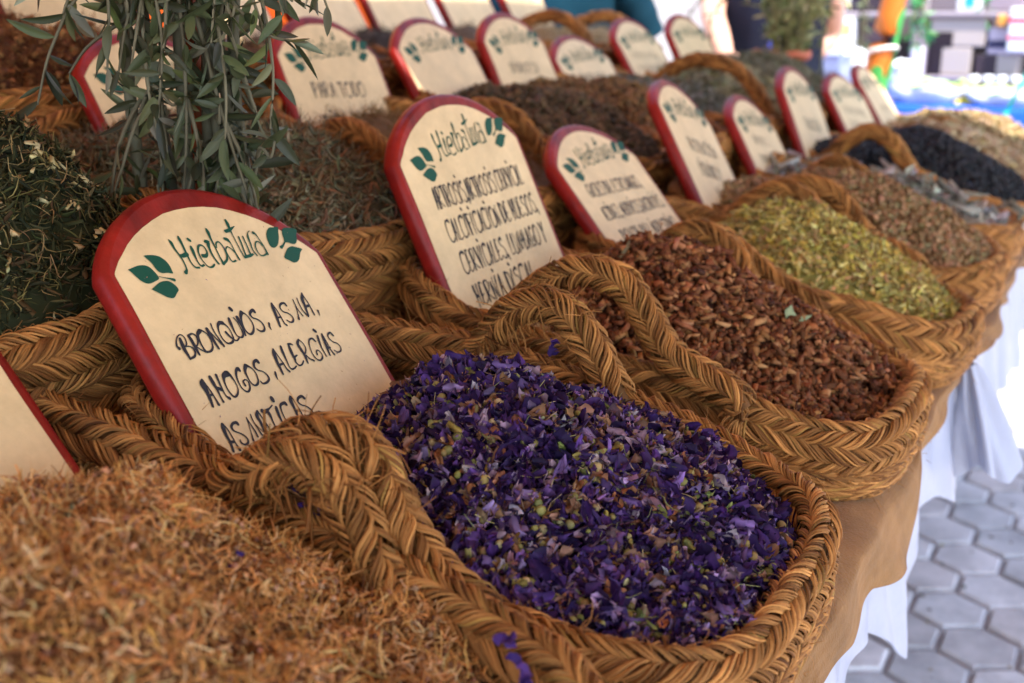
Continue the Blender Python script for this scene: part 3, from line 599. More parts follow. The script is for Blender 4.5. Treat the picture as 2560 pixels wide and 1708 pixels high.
# a corner of the sheet bunched and tied, hanging outward
mb = MB(); yy = np.linspace(0, 2 * np.pi, 61)[:-1]; q = np.linspace(0, 1, 16); F, Q = np.meshgrid(yy, q, indexing='ij')
rad = (.012 + .042 * Q ** .8) * (1 + .28 * np.sin(5 * F + 2 * Q) + .14 * np.sin(9 * F))
mb.grid(np.stack([-.165 + .035 * Q + rad * .7 * np.cos(F), 1.60 + rad * np.sin(F), .745 - .14 * Q + .014 * np.sin(3 * F) * Q], -1), np.array([[.5, .5, .5]]), closed_u=True)
o = mb.build('plastic_bunch', M_PLASTIC, local=(-.165, 1.6, .745)); o.location = (-.165, 1.6, .745)
tag(o, 'bunched white plastic hanging like a pouch at the table edge', 'plastic sheet')

M_ORANGE = mat('orange_cloth', .8, .15, noise=(3, (.62, .10, .012), (.70, .13, .02)), bump=(160, .15), transl=.2)
mb = MB(); Y, Z = np.meshgrid(np.linspace(-.9, 2.75, 120), np.linspace(.3, 2.3, 24), indexing='ij')
P = np.stack([-1.78 + .012 * np.sin(7 * Y) + .006 * np.sin(17 * Y + 2 * Z), Y, Z], -1); mb.grid(P, np.array([[.5, .2, .05]]))
P2 = P.copy(); P2[..., 0] -= .002; mb.grid(P2[:, ::-1], np.array([[.5, .2, .05]]))
o = mb.build('orange_backdrop', M_ORANGE, local=(-1.78, .9, 1.2)); o.location = (-1.78, .9, 1.2); tag(o, 'plain orange cloth backdrop behind the top row of herbs', 'backdrop')

M_AWN = mat('awning_cloth', .8, .1, base=(.70, .46, .24), transl=.20)
def awning(name, label, x0, x1, y0, y1, z0, z1):
    t = thing(name, label, 'awning', ((x0 + x1) / 2, (y0 + y1) / 2, 0)); loc = ((x0 + x1) / 2, (y0 + y1) / 2, 0)
    X, Y = np.meshgrid(np.linspace(x0, x1, 40), np.linspace(y0, y1, 40), indexing='ij'); q = (X - x0) / (x1 - x0)
    Z = z0 + (z1 - z0) * q + .02 * np.sin(6 * Y) * np.sin(np.pi * q)
    mb = MB(); mb.grid(np.stack([X, Y, Z], -1), np.array([[.5, .4, .3]])); mb.grid(np.stack([X, Y, Z + .003], -1)[:, ::-1], np.array([[.5, .4, .3]])); mb.build('canopy', M_AWN, t, local=loc)
    for x in (x0 + .03, x1 - .03):
        mb = MB(); zz = z0 if x < (x0 + x1) / 2 else z1; tubes(mb, np.array([[x, y1 - .05, zz], [x, (y0 + y1) / 2, zz], [x, y0 + .05, zz]]), .015, (.3, .3, .3), 8); mb.build('rail', M_WOOD, t, local=loc)
    return t
awning('awning', 'unseen cream fabric awning stretched over the herb stall', -2.1, 1.15, -1.6, 1.26, 2.45, 1.80)  # out of view; front edge set low to deepen shade among the baskets
awning('awning', 'second cream fabric awning, unseen, added to shade the far end of the herb stall', -.92, 1.15, 1.20, 2.80, 2.52, 1.86)  # added out of view; kept narrow so sun reaches the back row signs

# ================================================================== front row
SL = .233
rims = {}
def rim1(key, Y0, Y1, sk=0., X0=-.625, X1=-.168, zr=.822, n=3.1, wob=.006):
    rims[key] = R = Rim(X0, X1, Y0, Y1, zr, SL, n=n, wob=wob, seed=len(rims), skew=sk); return R
def hpath(R, y, rows): return [(x, y + dy + float(R.sh(np.array(x))), R.zp(x) + h + .014) for x, dy, h in rows]
HN = [(-.535, .008, -.012), (-.50, .004, .010), (-.475, 0, .030), (-.45, -.004, .044), (-.42, -.006, .045), (-.395, -.004, .030), (-.365, -.006, .016), (-.33, -.014, .008), (-.295, -.018, .002)]
HF = [(-.525, -.006, -.020), (-.505, 0, .008), (-.479, .004, .036), (-.445, .006, .062), (-.42, .006, .058), (-.395, .004, .042), (-.375, 0, .010), (-.35, .0, -.010)]
HB = [(-.535, .006, -.010), (-.515, 0, .015), (-.487, 0, .041), (-.454, 0, .062), (-.42, 0, .061), (-.393, 0, .043), (-.366, -.008, .018), (-.332, -.016, .010), (-.30, -.022, .004), (-.282, -.026, -.008)]

W = {}
R = rim1('straw', .055, .500, 0., X0=-.72, X1=-.150, n=5.)
basket('straw_basket', 'nearest woven basket, holding tan fuzzy flower tops, mostly below the frame', R, ZT1, 2, [[(-.487, .503, 0.909), (-.471, .505, 0.918), (-.456, .506, 0.929), (-.435, .507, 0.937), (-.410, .507, 0.934), (-.391, .506, 0.917), (-.378, .504, 0.899), (-.366, .500, 0.883), (-.350, .497, 0.866), (-.325, .494, 0.853)]], fray_n=160)
R = rim1('mallow', .532, .872, -.024, X0=-.645, n=3.8, zr=.818)
basket('straw_basket', 'woven basket filled with purple mallow flowers', R, ZT1, 2, [[(-.494, .530, 0.898), (-.481, .532, 0.912), (-.465, .533, 0.928), (-.443, .535, 0.940), (-.418, .536, 0.944), (-.397, .535, 0.936), (-.380, .532, 0.915), (-.366, .528, 0.897), (-.350, .524, 0.883), (-.325, .520, 0.868), (-.298, .517, 0.856)], [(-.524, .853, .884), (-.506, .855, .905), (-.476, .858, .944), (-.437, .860, .959), (-.401, .859, .938), (-.378, .857, .904), (-.362, .855, .880)]], knots=[(-.262, .522, .846)], fray_n=170)
R = rim1('bark', .972, 1.282, -.078, X0=-.655, X1=-.176, zr=.819, n=3.3)
basket('straw_basket', 'woven basket filled with reddish brown bark chips', R, ZT1, 2, [[(-.520, .950, .922), (-.500, .953, .941), (-.474, .955, .960), (-.442, .956, .970), (-.406, .955, .960), (-.383, .953, .937), (-.360, .951, .904), (-.330, .949, .887), (-.292, .947, .872), (-.282, .946, .860)], hpath(R, 1.285, HF)], knots=[(-.283, .948, .858)], fray_n=60)
R = rim1('yellow', 1.335, 1.655, -.09)
basket('straw_basket', 'woven basket filled with yellow green dried herb', R, ZT1, 1, [hpath(R, 1.34, HN), hpath(R, 1.655, HF)], fray_n=40)
R = rim1('seed', 1.705, 2.005, -.12)
basket('straw_basket', 'woven basket filled with brown seeds, a thick handle across its front', R, ZT1, 1, [hpath(R, 1.715, [(x + .03, dy, h * 1.1) for x, dy, h in HB]), hpath(R, 2.0, HF)], fray_n=30)
R = rim1('stick', 2.035, 2.315, -.10)
basket('straw_basket', 'woven basket filled with pale grey dry sticks', R, ZT1, 0, [hpath(R, 2.04, HN)])
R = rim1('black', 2.355, 2.68, -.08)
basket('straw_basket', 'woven basket filled with black dried pods', R, ZT1, 0, [hpath(R, 2.36, [(x - .02, dy, h * 1.25) for x, dy, h in HB]), hpath(R, 2.67, HF)])
R = rim1('tan', 2.735, 3.04, -.06)
basket('straw_basket', 'woven basket filled with pale tan chopped root', R, ZT1, 0, [hpath(R, 2.74, HN)])
R = rim1('oat', 3.085, 3.42, -.06)
basket('straw_basket', 'farthest woven basket of the front row, piled with tan and brown chips', R, ZT1, 0, [hpath(R, 3.09, HN)])

PET = [t_petal(i) for i in range(14)]; BUD = [t_bud(i) for i in range(5)]; FIB = [t_fibre(i, .5) for i in range(12)]; STALK = [t_fibre(200 + i, .6, 4, 5, .10) for i in range(12)]; FLK = [t_flake(i) for i in range(8)]
CHIP = [t_chip(i) for i in range(12)]; LCHIP = [t_chip(40 + i, .3, 1.6) for i in range(8)]; STICK = [(t_chip(70 + i, .3, 3.2, .14)[0] * [1, .55, 1], t_chip(70 + i, .3, 3.2, .14)[1]) for i in range(8)]; GRAN = [t_bud(20 + i, .22) for i in range(5)]; CURL = [t_fibre(60 + i, 1.3, 3, 6, .07) for i in range(8)]
BLADE = [t_flake(30 + i, .13) for i in range(8)]

Rm_ = rims['mallow']
heap('mallow_flower_heap', 'heap of dried purple mallow flowers with green buds', 'dried flowers', Rm_, (-.36, .72), .058, (.17, .14), [
    (PET, 7800, (.0045, .0108), [(.034, .012, .070), (.050, .018, .098), (.078, .030, .138), (.16, .085, .23), (.28, .17, .30), (.019, .007, .040)], [.25, .25, .22, .12, .055, .105], 55, (-.006, .007)),
    (PET, 2100, (.004, .009), [(.34, .20, .24), (.34, .18, .11), (.30, .13, .06), (.38, .28, .32), (.22, .13, .26)], None, 60, (0, .008)),
    (BUD, 1050, (.0018, .0041), [(.30, .25, .08), (.24, .21, .06), (.38, .29, .14), (.17, .15, .05), (.28, .17, .06)], None, 60, (.001, .008)),
    (PET, 520, (.003, .0065), [(.27, .27, .08), (.19, .22, .07), (.36, .30, .10), (.40, .27, .07)], None, 60, (.001, .008)),
    (FIB, 1300, (.004, .012), [(.36, .30, .13), (.33, .22, .12), (.22, .22, .08)], None, 30, (.002, .008))], (.010, .005, .025), material=M_PETAL, sink=.012, back=.085)
_, hz_straw = heap('straw_flower_heap', 'big heap of tan fuzzy dried flower tops in the nearest basket', 'dried flowers', rims['straw'], (-.425, .345), .064, (.150, .165), [
    (STALK, 30000, (.0026, .0070), [(.60, .27, .075), (.68, .34, .11), (.46, .18, .05), (.72, .46, .22), (.16, .06, .022)], None, 60, (-.004, .006)),
    (CURL, 8000, (.003, .009), [(.66, .31, .09), (.74, .40, .14), (.54, .24, .06)], None, 45, (-.003, .007)),
    (GRAN, 6000, (.0008, .0019), [(.48, .24, .10), (.30, .14, .07), (.44, .25, .14), (.20, .09, .045)], None, 60, (-.001, .007)),
    (FIB, 150, (.009, .022), [(.60, .40, .15), (.52, .31, .11)], None, 18, (.002, .008)),
    (FLK, 110, (.003, .007), [(.32, .30, .13), (.52, .36, .14), (.20, .20, .10), (.55, .34, .14)], None, 40, (0, .007))], (.13, .055, .019), lumps=.008, back=.05, sink=.030)  # under colour darkened to paint shade into gaps between the stalks
heap('bark_chip_heap', 'heap of reddish brown bark chips', 'bark chips', rims['bark'], (-.41, 1.20), .080, (.21, .15), [
    (CHIP, 9000, (.0020, .0056), [(.115, .037, .013), (.175, .060, .021), (.26, .10, .036), (.065, .022, .008), (.36, .165, .065)], [.32, .28, .18, .14, .08], 50, (-.004, .005)),
    (LCHIP, 600, (.0022, .0058), [(.30, .125, .045), (.40, .19, .075), (.20, .07, .026), (.12, .04, .015)], None, 35, (.001, .006)),
    (FLK, 5, (.012, .015), [(.22, .24, .12)], None, 25, (.004, .008))], (.05, .018, .009), back=.05)
heap('yellow_herb_heap', 'heap of yellow green crumbled herb', 'dried herb', rims['yellow'], (-.365, 1.53), .084, (.18, .16), [
    (FLK, 6500, (.003, .0075), [(.52, .39, .08), (.38, .28, .07), (.62, .51, .18), (.24, .17, .055), (.42, .23, .10)], [.28, .25, .18, .15, .14], 50, (-.003, .005)),
    (FIB, 1500, (.005, .013), [(.36, .25, .10), (.30, .24, .07), (.50, .44, .18)], None, 45, (0, .006))], (.20, .17, .04), back=.05)
heap('brown_seed_heap', 'heap of small brown seeds and husks', 'seeds', rims['seed'], (-.36, 1.87), .092, (.23, .16), [
    (GRAN, 4200, (.0022, .0042), [(.22, .11, .05), (.30, .16, .07), (.38, .21, .11), (.15, .08, .03), (.26, .20, .09)], None, 60, (-.002, .004)),
    (FLK, 1600, (.003, .007), [(.34, .19, .09), (.27, .20, .10)], None, 50, (0, .005))], (.15, .08, .03))
heap('grey_stick_heap', 'tangle of pale grey dry sticks', 'dried sticks', rims['stick'], (-.34, 2.18), .034, (.25, .16), [
    (STICK, 420, (.004, .009), [(.36, .33, .27), (.27, .25, .20), (.46, .42, .36), (.17, .16, .12)], None, 25, (-.004, .014)),
    (FLK, 2200, (.004, .010), [(.30, .28, .22), (.22, .20, .15), (.42, .38, .32)], None, 50, (-.003, .006))], (.16, .14, .10))
heap('black_pod_heap', 'heap of black dried pods', 'dried pods', rims['black'], (-.36, 2.51), .100, (.24, .19), [
    (GRAN, 4200, (.003, .0060), [(.012, .011, .012), (.02, .018, .019), (.03, .027, .028)], None, 60, (-.002, .005))], (.012, .011, .014), material=mat('black_pod', .6, .2))
heap('tan_root_heap', 'heap of pale tan chopped root', 'chopped root', rims['tan'], (-.36, 2.88), .080, (.25, .17), [
    (CHIP, 2600, (.004, .008), [(.40, .27, .14), (.30, .19, .09), (.48, .35, .20)], None, 50, (-.003, .005))], (.36, .25, .13))
heap('tan_chip_heap', 'mixed tan and brown chips on the farthest front heap', 'chopped root', rims['oat'], (-.36, 3.24), .090, (.25, .18), [
    (CHIP, 2300, (.004, .008), [(.36, .25, .12), (.22, .14, .06), (.44, .33, .18)], None, 50, (-.003, .005))], (.30, .20, .09))

# stray petals that have fallen on the neighbours
pt = t_petal(4)
for i, (x, y, z, lb) in enumerate([(-.425, .512, .908, 'purple petal caught under the frayed handle loop'), (-.262, .470, .876, 'purple petal fallen on the plaited rim beside the tan heap'), (-.43, .862, .915, 'purple petal hanging inside the handle loop behind the mallow heap'),
        (-.40, .415, .985, 'small purple petal lying on top of the tan fuzzy heap'), (-.245, .462, .868, 'purple petal low on the near rim at the picture edge')]):
    mb = MB(); mb.inst(pt[0], pt[1], rot_rand(3, 60, True) * (.0026 if i == 3 else .0048), rng.normal(0, .004, (3, 3)), pal(3, [(.045, .018, .12), (.07, .03, .17)]))
    z = float(hz_straw(np.array(x), np.array(y))) + .005 if i == 3 else z
    o = mb.build('fallen_petal', M_PETAL); o.location = (x, y, z); tag(o, lb, 'petal', 'stray purple petals')

# ================================================================== signs of the front row
SG = dict(s0=(-.672, .352, 1.012, 0, 46, 3), s1=(-.622, .659, 1.019, 5.275, 38.718, 8.081), s2=(-.646, 1.060, 1.067, -1.539, 24.192, -1.824), s3=(-.644, 1.410, 1.016, -1.26, 40.79, 2.31), s4=(-.638, 1.729, 1.055, 6.42, 31.49, 15.09),
          s5=(-.642, 2.116, 1.010, 2.90, 31.47, 12.13), s6=(-.640, 2.424, 1.049, .52, 25.30, 8.74), s7=(-.640, 2.853, 1.021, -4.20, 31.66, 8.75), s8=(-.639, 3.121, 1.034, .22, 34.3, 10.1),
          r1=(-1.077, 1.047, 1.134, 1.857, 33, 3.4), r2=(-1.081, 1.397, 1.149, -.72, 24.86, 2.49), r3=(-1.086, 1.703, 1.151, .15, 31.66, 1.80), r4=(-1.083, 1.980, 1.158, -.06, 27.04, 2.66),
          r5=(-1.074, 2.270, 1.116, -3.49, 34.66, 1.77), r6=(-1.076, 2.573, 1.151, -1.28, 33.40, 2.56), r7=(-1.074, 2.922, 1.158, -3.09, 29.41, 5.07))
def ln(*rows, y=-.068, dy=.039, h=.021): return [(t, x0, x1, y - i * dy, h) for i, (t, x0, x1) in enumerate(rows)]
sign_board('herb_sign', 'blank lower part of a cream sign at the left border, behind the tan heap', SG['s0'], [])
sign_board('herb_sign', 'large cream sign standing in the purple flower basket, lettered BRONQUIOS ASMA', SG['s1'], [], exact=True, hw=.1230, top=.067, grow=.006)
sign_board('herb_sign', 'cream sign behind the bark chips, four lines beginning ARTROSIS and ending HERNIA DISCAL', SG['s2'], ln(('ARTROSIS,ARTROSIS CERVICAL', -.085, .098), ('CALCIFICACION DE HUESOS,', -.085, .106), ('CERVICALES, LUMBAGO Y', -.082, .100), ('HERNIA DISCAL.', -.080, .052), y=-.060, dy=.036, h=.023), hw=.127)
sign_board('herb_sign', 'cream sign leaning far back above the bark chips, beginning GASES DE ESTOMAGO', SG['s3'], ln(('GASES DE ESTOMAGO,', -.080, .075), ('ACIDEZ, NERVIOS,GASTRITIS.', -.080, .100), ('DOLOR DEL INTESTINO', -.070, .098), y=-.056, dy=.037, h=.020))
sign_board('herb_sign', 'narrow cream sign left of the brown seeds, short lines starting RETENCION', SG['s4'], ln(('RETENCION', -.05, .07), ('LIQUIDO Y', -.055, .045), ('VIAS', -.02, .03), y=-.075, dy=.043, h=.023))
sign_board('herb_sign', 'cream sign above the pale sticks, with three short centred lines', SG['s5'], ln(('DETOS.', -.05, .03), ('PARA TODO', -.06, .06), ('TIPO TOS', -.05, .07), y=-.05, dy=.040, h=.017))
sign_board('herb_sign', 'cream sign in front of the olive grey herbs, lettered TENSION ALTA', SG['s6'], ln(('TENSION', -.045, .06), ('ALTA', -.02, .05), y=-.085, dy=.050, h=.024))
sign_board('herb_sign', 'bright cream sign with slanting lines, third from the far end of the front row', SG['s7'], ln(('COLESTEROL', -.07, .08), ('CIRCULACION', -.07, .08), ('VISTA', -.01, .07), y=-.055, dy=.040, h=.016))
sign_board('herb_sign', 'palest cream sign, farthest of the front row, before the blue tablecloth', SG['s8'], ln(('ESTRES', -.04, .04), ('DIETAS', -.04, .05), y=-.085, dy=.045, h=.015))

# ================================================================== second row
def rim2(key, Y0, Y1, zr=.968): rims[key] = R = Rim(-1.10, -.66, Y0, Y1, zr, SL, n=3.0, seed=len(rims) + 3); return R
H2 = lambda R, y, k=1.: [(x - .45, y + dy, R.zp(x - .45) + h * k) for x, dy, h in HF]
R = rim2('dark', .33, .705); basket('straw_basket', 'woven basket piled with dark green herb, behind the large sign', R, ZT2, 2, [[(x - .30, .70 + dy, R.zp(x - .30) + h * .9) for x, dy, h in HF]], fray_n=50, dull=.06)
R = rim2('grey', .775, 1.125); basket('straw_basket', 'woven basket of mixed grey green herb behind the olive stems', R, ZT2, 1, (), dull=.06)
R = rim2('coil', 1.20, 1.535); basket('straw_basket', 'woven basket half hidden behind the ARTROSIS sign', R, ZT2, 1, [[(-.95, 1.19, 1.03), (-.92, 1.185, 1.055), (-.89, 1.185, 1.062), (-.855, 1.185, 1.05), (-.82, 1.19, 1.01), (-.80, 1.19, .98)], [(-.95, 1.50, 1.02), (-.92, 1.51, 1.055), (-.87, 1.51, 1.068), (-.82, 1.51, 1.05), (-.78, 1.51, 1.0), (-.76, 1.51, .96)]])
R = rim2('brown2', 1.565, 1.855); basket('straw_basket', 'woven basket of dark brown seeds below the second row of signs', R, ZT2, 0)
R = rim2('brown3', 1.875, 2.155); basket('straw_basket', 'woven basket of rust brown seeds beside the dark brown ones', R, ZT2, 0)
R = rim2('moss', 2.185, 2.465); basket('straw_basket', 'woven basket of grey mossy herb in the second row', R, ZT2, 0)
R = rim2('greyleaf', 2.495, 2.79); basket('straw_basket', 'woven basket of pale olive leaf with an arched handle', R, ZT2, 0, [[(-1.0, 2.50, 1.04), (-.95, 2.50, 1.09), (-.88, 2.50, 1.11), (-.80, 2.50, 1.085), (-.74, 2.50, 1.02), (-.72, 2.5, .98)]])
R = rim2('olive', 2.83, 3.20); basket('straw_basket', 'farthest woven basket of the second row, under the tied herb bunch', R, ZT2, 0)
heap('dark_herb_heap', 'heap of dark green herb with straw coloured stem bits', 'dried herb', rims['dark'], (-.82, .61), .125, (.30, .23), [
    (BLADE, 9000, (.004, .010), [(.030, .032, .012), (.050, .050, .018), (.018, .020, .009), (.085, .075, .028), (.075, .045, .018)], [.3, .24, .22, .13, .11], 55, (-.004, .006)),
    (FIB, 2000, (.005, .013), [(.22, .17, .06), (.12, .10, .035), (.30, .19, .08)], None, 45, (-.001, .007)),
    (LCHIP, 420, (.0014, .0040), [(.48, .36, .16), (.42, .27, .12), (.52, .42, .22)], None, 30, (.002, .007))], (.025, .03, .012), sink=.02)
heap('mixed_herb_heap', 'heap of shredded grey green and reddish herb', 'dried herb', rims['grey'], (-.83, .98), .068, (.24, .19), [
    (BLADE, 4200, (.006, .014), [(.22, .19, .11), (.30, .27, .16), (.16, .10, .05), (.12, .12, .07), (.22, .10, .05)], None, 50, (-.003, .008)),
    (CURL, 2600, (.005, .013), [(.30, .24, .14), (.20, .15, .08), (.26, .14, .07), (.14, .13, .07)], None, 50, (-.001, .009))], (.12, .09, .045))
gr = lambda cols, n=1500, sz=(.003, .006), t=GRAN: [(t, n, sz, cols, None, 55, (-.002, .006))]
heap('twig_herb_heap', 'brown twiggy herb just showing behind the ARTROSIS sign', 'dried herb', rims['coil'], (-.86, 1.37), .03, (.2, .16), gr([(.25, .14, .06), (.18, .10, .04)], 1500, (.006, .014), CURL), (.14, .08, .03))
heap('dark_seed_heap', 'dark brown seed mound left of the narrow front sign', 'seeds', rims['brown2'], (-.86, 1.74), .060, (.22, .15), gr([(.10, .065, .035), (.15, .095, .05), (.07, .05, .03)], 2400), (.07, .045, .025))
heap('rust_seed_heap', 'rust brown seed mound below the second row signs', 'seeds', rims['brown3'], (-.85, 2.02), .062, (.22, .15), gr([(.16, .085, .035), (.22, .12, .05), (.11, .065, .03)], 2200), (.10, .055, .025))
heap('moss_herb_heap', 'grey mossy herb mound in the middle of the second row', 'dried herb', rims['moss'], (-.86, 2.33), .048, (.22, .15), gr([(.14, .13, .085), (.20, .19, .14), (.26, .25, .22), (.09, .08, .05)], 1800, (.005, .012), BLADE), (.08, .075, .05))
heap('pale_leaf_heap', 'pale olive leaf mound inside the arched handle', 'dried herb', rims['greyleaf'], (-.86, 2.66), .075, (.22, .16), gr([(.28, .24, .13), (.34, .29, .16), (.20, .17, .09)], 1800, (.005, .012), FLK), (.18, .15, .08))
heap('olive_herb_heap', 'olive grey herb mound under the tied bunch at the far end', 'dried herb', rims['olive'], (-.86, 3.03), .085, (.24, .2), gr([(.15, .14, .08), (.20, .18, .105), (.10, .095, .05), (.25, .22, .14)], 2200, (.006, .014), BLADE), (.16, .14, .08))
sign_board('herb_sign', 'cream sign half hidden behind the olive stems', SG['r1'], [])
sign_board('herb_sign', 'cream sign right of the olive stems, lettered PARA TODO TIPO DE', SG['r2'], ln(('PARA TODO', -.065, .058), ('TIPO DE', -.065, .040), ('TOS', -.04, .03), y=-.070, dy=.050, h=.023))
sign_board('herb_sign', 'cream sign with an almost empty face, directly above the ARTROSIS sign', SG['r3'], ln(('PIEL', .0, .06), y=-.105, h=.02))
sign_board('herb_sign', 'cream sign with one short line, right of the almost empty one', SG['r4'], ln(('DIURETICA', -.055, .05), ('RENAL', -.03, .05), y=-.068, dy=.04, h=.020))
sign_board('herb_sign', 'cream sign with bluish writing above the dark brown seeds', SG['r5'], ln(('HUMOR TOS', -.055, .06), ('MAL', -.03, .03), y=-.058, dy=.045, h=.019))
sign_board('herb_sign', 'cream sign in front of the teal clothing, second row', SG['r6'], ln(('CIRCULACION', -.08, .07), ('Y DIGESTION', -.07, .08), y=-.052, dy=.034, h=.013))
sign_board('herb_sign', 'cream sign beside the bare arm, last of the second row', SG['r7'], ln(('ALIVIA', -.04, .04), ('SUENO', -.04, .04), y=-.072, dy=.040, h=.018))

# ================================================================== third row, high at the back
def rim3(key, Y0, Y1, zr=1.11): rims[key] = R = Rim(-1.52, -1.15, Y0, Y1, zr, .10, n=3.0, seed=len(rims) + 9); return R
R = rim3('fuzz', .74, 1.24, 1.10); basket('straw_basket', 'woven basket of rusty brown moss at the top left', R, ZT3, 0)
heap('rusty_moss_heap', 'heap of rusty brown fuzzy moss in the top left corner', 'dried moss', rims['fuzz'], (-1.34, 1.0), .075, (.26, .27), [
    (CURL, 6500, (.005, .012), [(.17, .065, .025), (.24, .10, .035), (.11, .045, .02), (.30, .14, .05)], None, 60, (-.004, .012)), (GRAN, 1500, (.002, .005), [(.15, .06, .025), (.25, .11, .04)], None, 60, (0, .01))], (.09, .035, .015), lumps=.012)
third = [(1.27, 1.52, 'brown', (.16, .09, .04)), (1.55, 1.80, 'dark brown', (.10, .07, .045)), (1.83, 2.08, 'nearly black', (.05, .045, .04)), (2.11, 2.37, 'grey brown', (.13, .10, .07)), (2.40, 2.66, 'sandy', (.30, .21, .10)), (2.70, 2.98, 'pale straw', (.34, .26, .13))]
for i, (a, b, nm, c) in enumerate(third):
    R = rim3('t%d' % i, a, b); basket('straw_basket', 'woven basket of %s herb in the high back row' % nm, R, ZT3, 0, [[(-1.46, b - .01, R.zp(-1.46)), (-1.42, b, R.zp(-1.4) + .05), (-1.34, b, R.zp(-1.34) + .075), (-1.27, b, R.zp(-1.27) + .05), (-1.23, b - .01, R.zp(-1.2))]] if i >= 4 else ())
    heap('back_row_heap', 'heap of %s herb in the high back row' % nm, 'dried herb', R, (-1.33, (a + b) / 2), .05, (.2, .13), gr([c, tuple(1.4 * x for x in c), tuple(.65 * x for x in c)], 900, (.005, .011), CURL), tuple(.7 * x for x in c))
for i, (y, lb) in enumerate([(.83, 'cream sign cut by the left picture edge before the orange backdrop'), (1.27, 'cream sign at the top left, olive leaves across it'), (1.60, 'cream sign just right of the olive stems at the top edge'), (1.89, 'glaring white sign above the PARA TODO sign'), (2.17, 'glaring white sign in the middle of the top edge'), (2.46, 'glaring white sign left of the last one in the back row'), (2.77, 'last glaring white sign of the back row, next to the teal clothing')]):
    sign_board('herb_sign', lb, (-1.535, y, 1.335, rng.normal(0, 1.5), 30, rng.normal(0, 2)), ln(('TOS', -.05, .05), ('RIÑON'.replace('Ñ', 'N'), -.06, .06), y=-.07), hw=.12)

# ================================================================== olive branches tied to the orange post
PB = np.array([-.715, .735, .90])
t = thing('stall_post', 'dark orange wooden post behind the olive branches', 'post', (PB[0] - .03, PB[1] + .03, ZT2))
mb = MB(); box(mb, (PB[0] - .030, PB[1] + .014, ZT2 - .006), (PB[0] - .008, PB[1] + .036, 2.33), bev=.003)
mb.build('shaft', mat('orange_post_paint', .6, .25, noise=(16, (.20, .035, .008), (.32, .07, .014), (1, 1, .12))), t, local=(PB[0] - .03, PB[1] + .03, ZT2), smooth=False)
def olive_leaf_template(seed):
    r = np.random.default_rng(seed); a, b = np.meshgrid(np.linspace(0, 1, 9), np.linspace(-1, 1, 5), indexing='ij')
    wd = .115 * np.sin(np.pi * a ** .85) ** .8 * r.uniform(.85, 1.2)
    y = b * wd + .10 * r.normal() * a * a; z = -.12 * a * a * r.uniform(-.6, 1.6) + .35 * np.abs(b) * wd - .02 * (np.abs(b) < .1) * wd
    return np.stack([a, y, z], -1).reshape(-1, 3), [quads(9, 5)]
OLV = [olive_leaf_template(i) for i in range(10)]
def leafy(mb_st, mb_lf, C, r0, r1, every, size, sides=7, col=(.10, .095, .06), start=.1, wild=1., pal_=None):
    """a stem with pairs of leaves along it"""
    C = catmull(C, 10); L = np.r_[0, np.cumsum(np.linalg.norm(np.diff(C, axis=0), axis=1))]
    rad = np.linspace(r0, r1, len(C)) * (1 + rng.normal(0, .03, len(C)))
    tubes(mb_st, C, rad[None], np.array(col) * rng.uniform(.8, 1.25), sides)
    T, B, Uv = frames(C); n = int(L[-1] * (1 - start) / every * 1.15)
    if n < 1: return
    d = np.repeat(np.linspace(L[-1] * start, L[-1], n), 2) + rng.normal(0, every * .6, 2 * n); d = np.clip(d, 0, L[-1])
    P = np.stack([np.interp(d, L, C[:, i]) for i in range(3)], -1); Tt = nrm(np.stack([np.interp(d, L, T[:, i]) for i in range(3)], -1))
    a = np.tile([0, np.pi], n) + np.repeat(np.arange(n) * 1.57, 2) + rng.normal(0, 1.1, 2 * n)
    B1 = nrm(np.cross(Tt, rng.normal(0, 1, 3))); U1 = np.cross(B1, Tt); out = np.cos(a)[:, None] * B1 + np.sin(a)[:, None] * U1
    X = nrm(Tt * rng.uniform(.3, 1.1, (2 * n, 1)) + out * rng.uniform(.5, 1, (2 * n, 1)) + rng.normal(0, .25 * wild, (2 * n, 3)) + np.array([0, 0, -.05]))
    Y = nrm(np.cross(X, out + rng.normal(0, .5, (2 * n, 3)))); Z = np.cross(X, Y)
    s_ = rng.uniform(*size, 2 * n) * np.where(rng.random(2 * n) < .2, .02, 1); Rm = np.stack([X, Y, Z], -1) * s_[:, None, None]
    c = pal(2 * n, pal_ if pal_ is not None else [(.048, .055, .024), (.075, .085, .036), (.030, .036, .017), (.17, .175, .11), (.11, .125, .04)], [.32, .26, .18, .14, .10] if pal_ is None else None, .2)
    g_ = rng.integers(0, len(OLV), 2 * n)
    for i, (tv, tf) in enumerate(OLV):
        k = g_ == i
        if k.any(): mb_lf.inst(tv, tf, Rm[k], P[k], c[k])
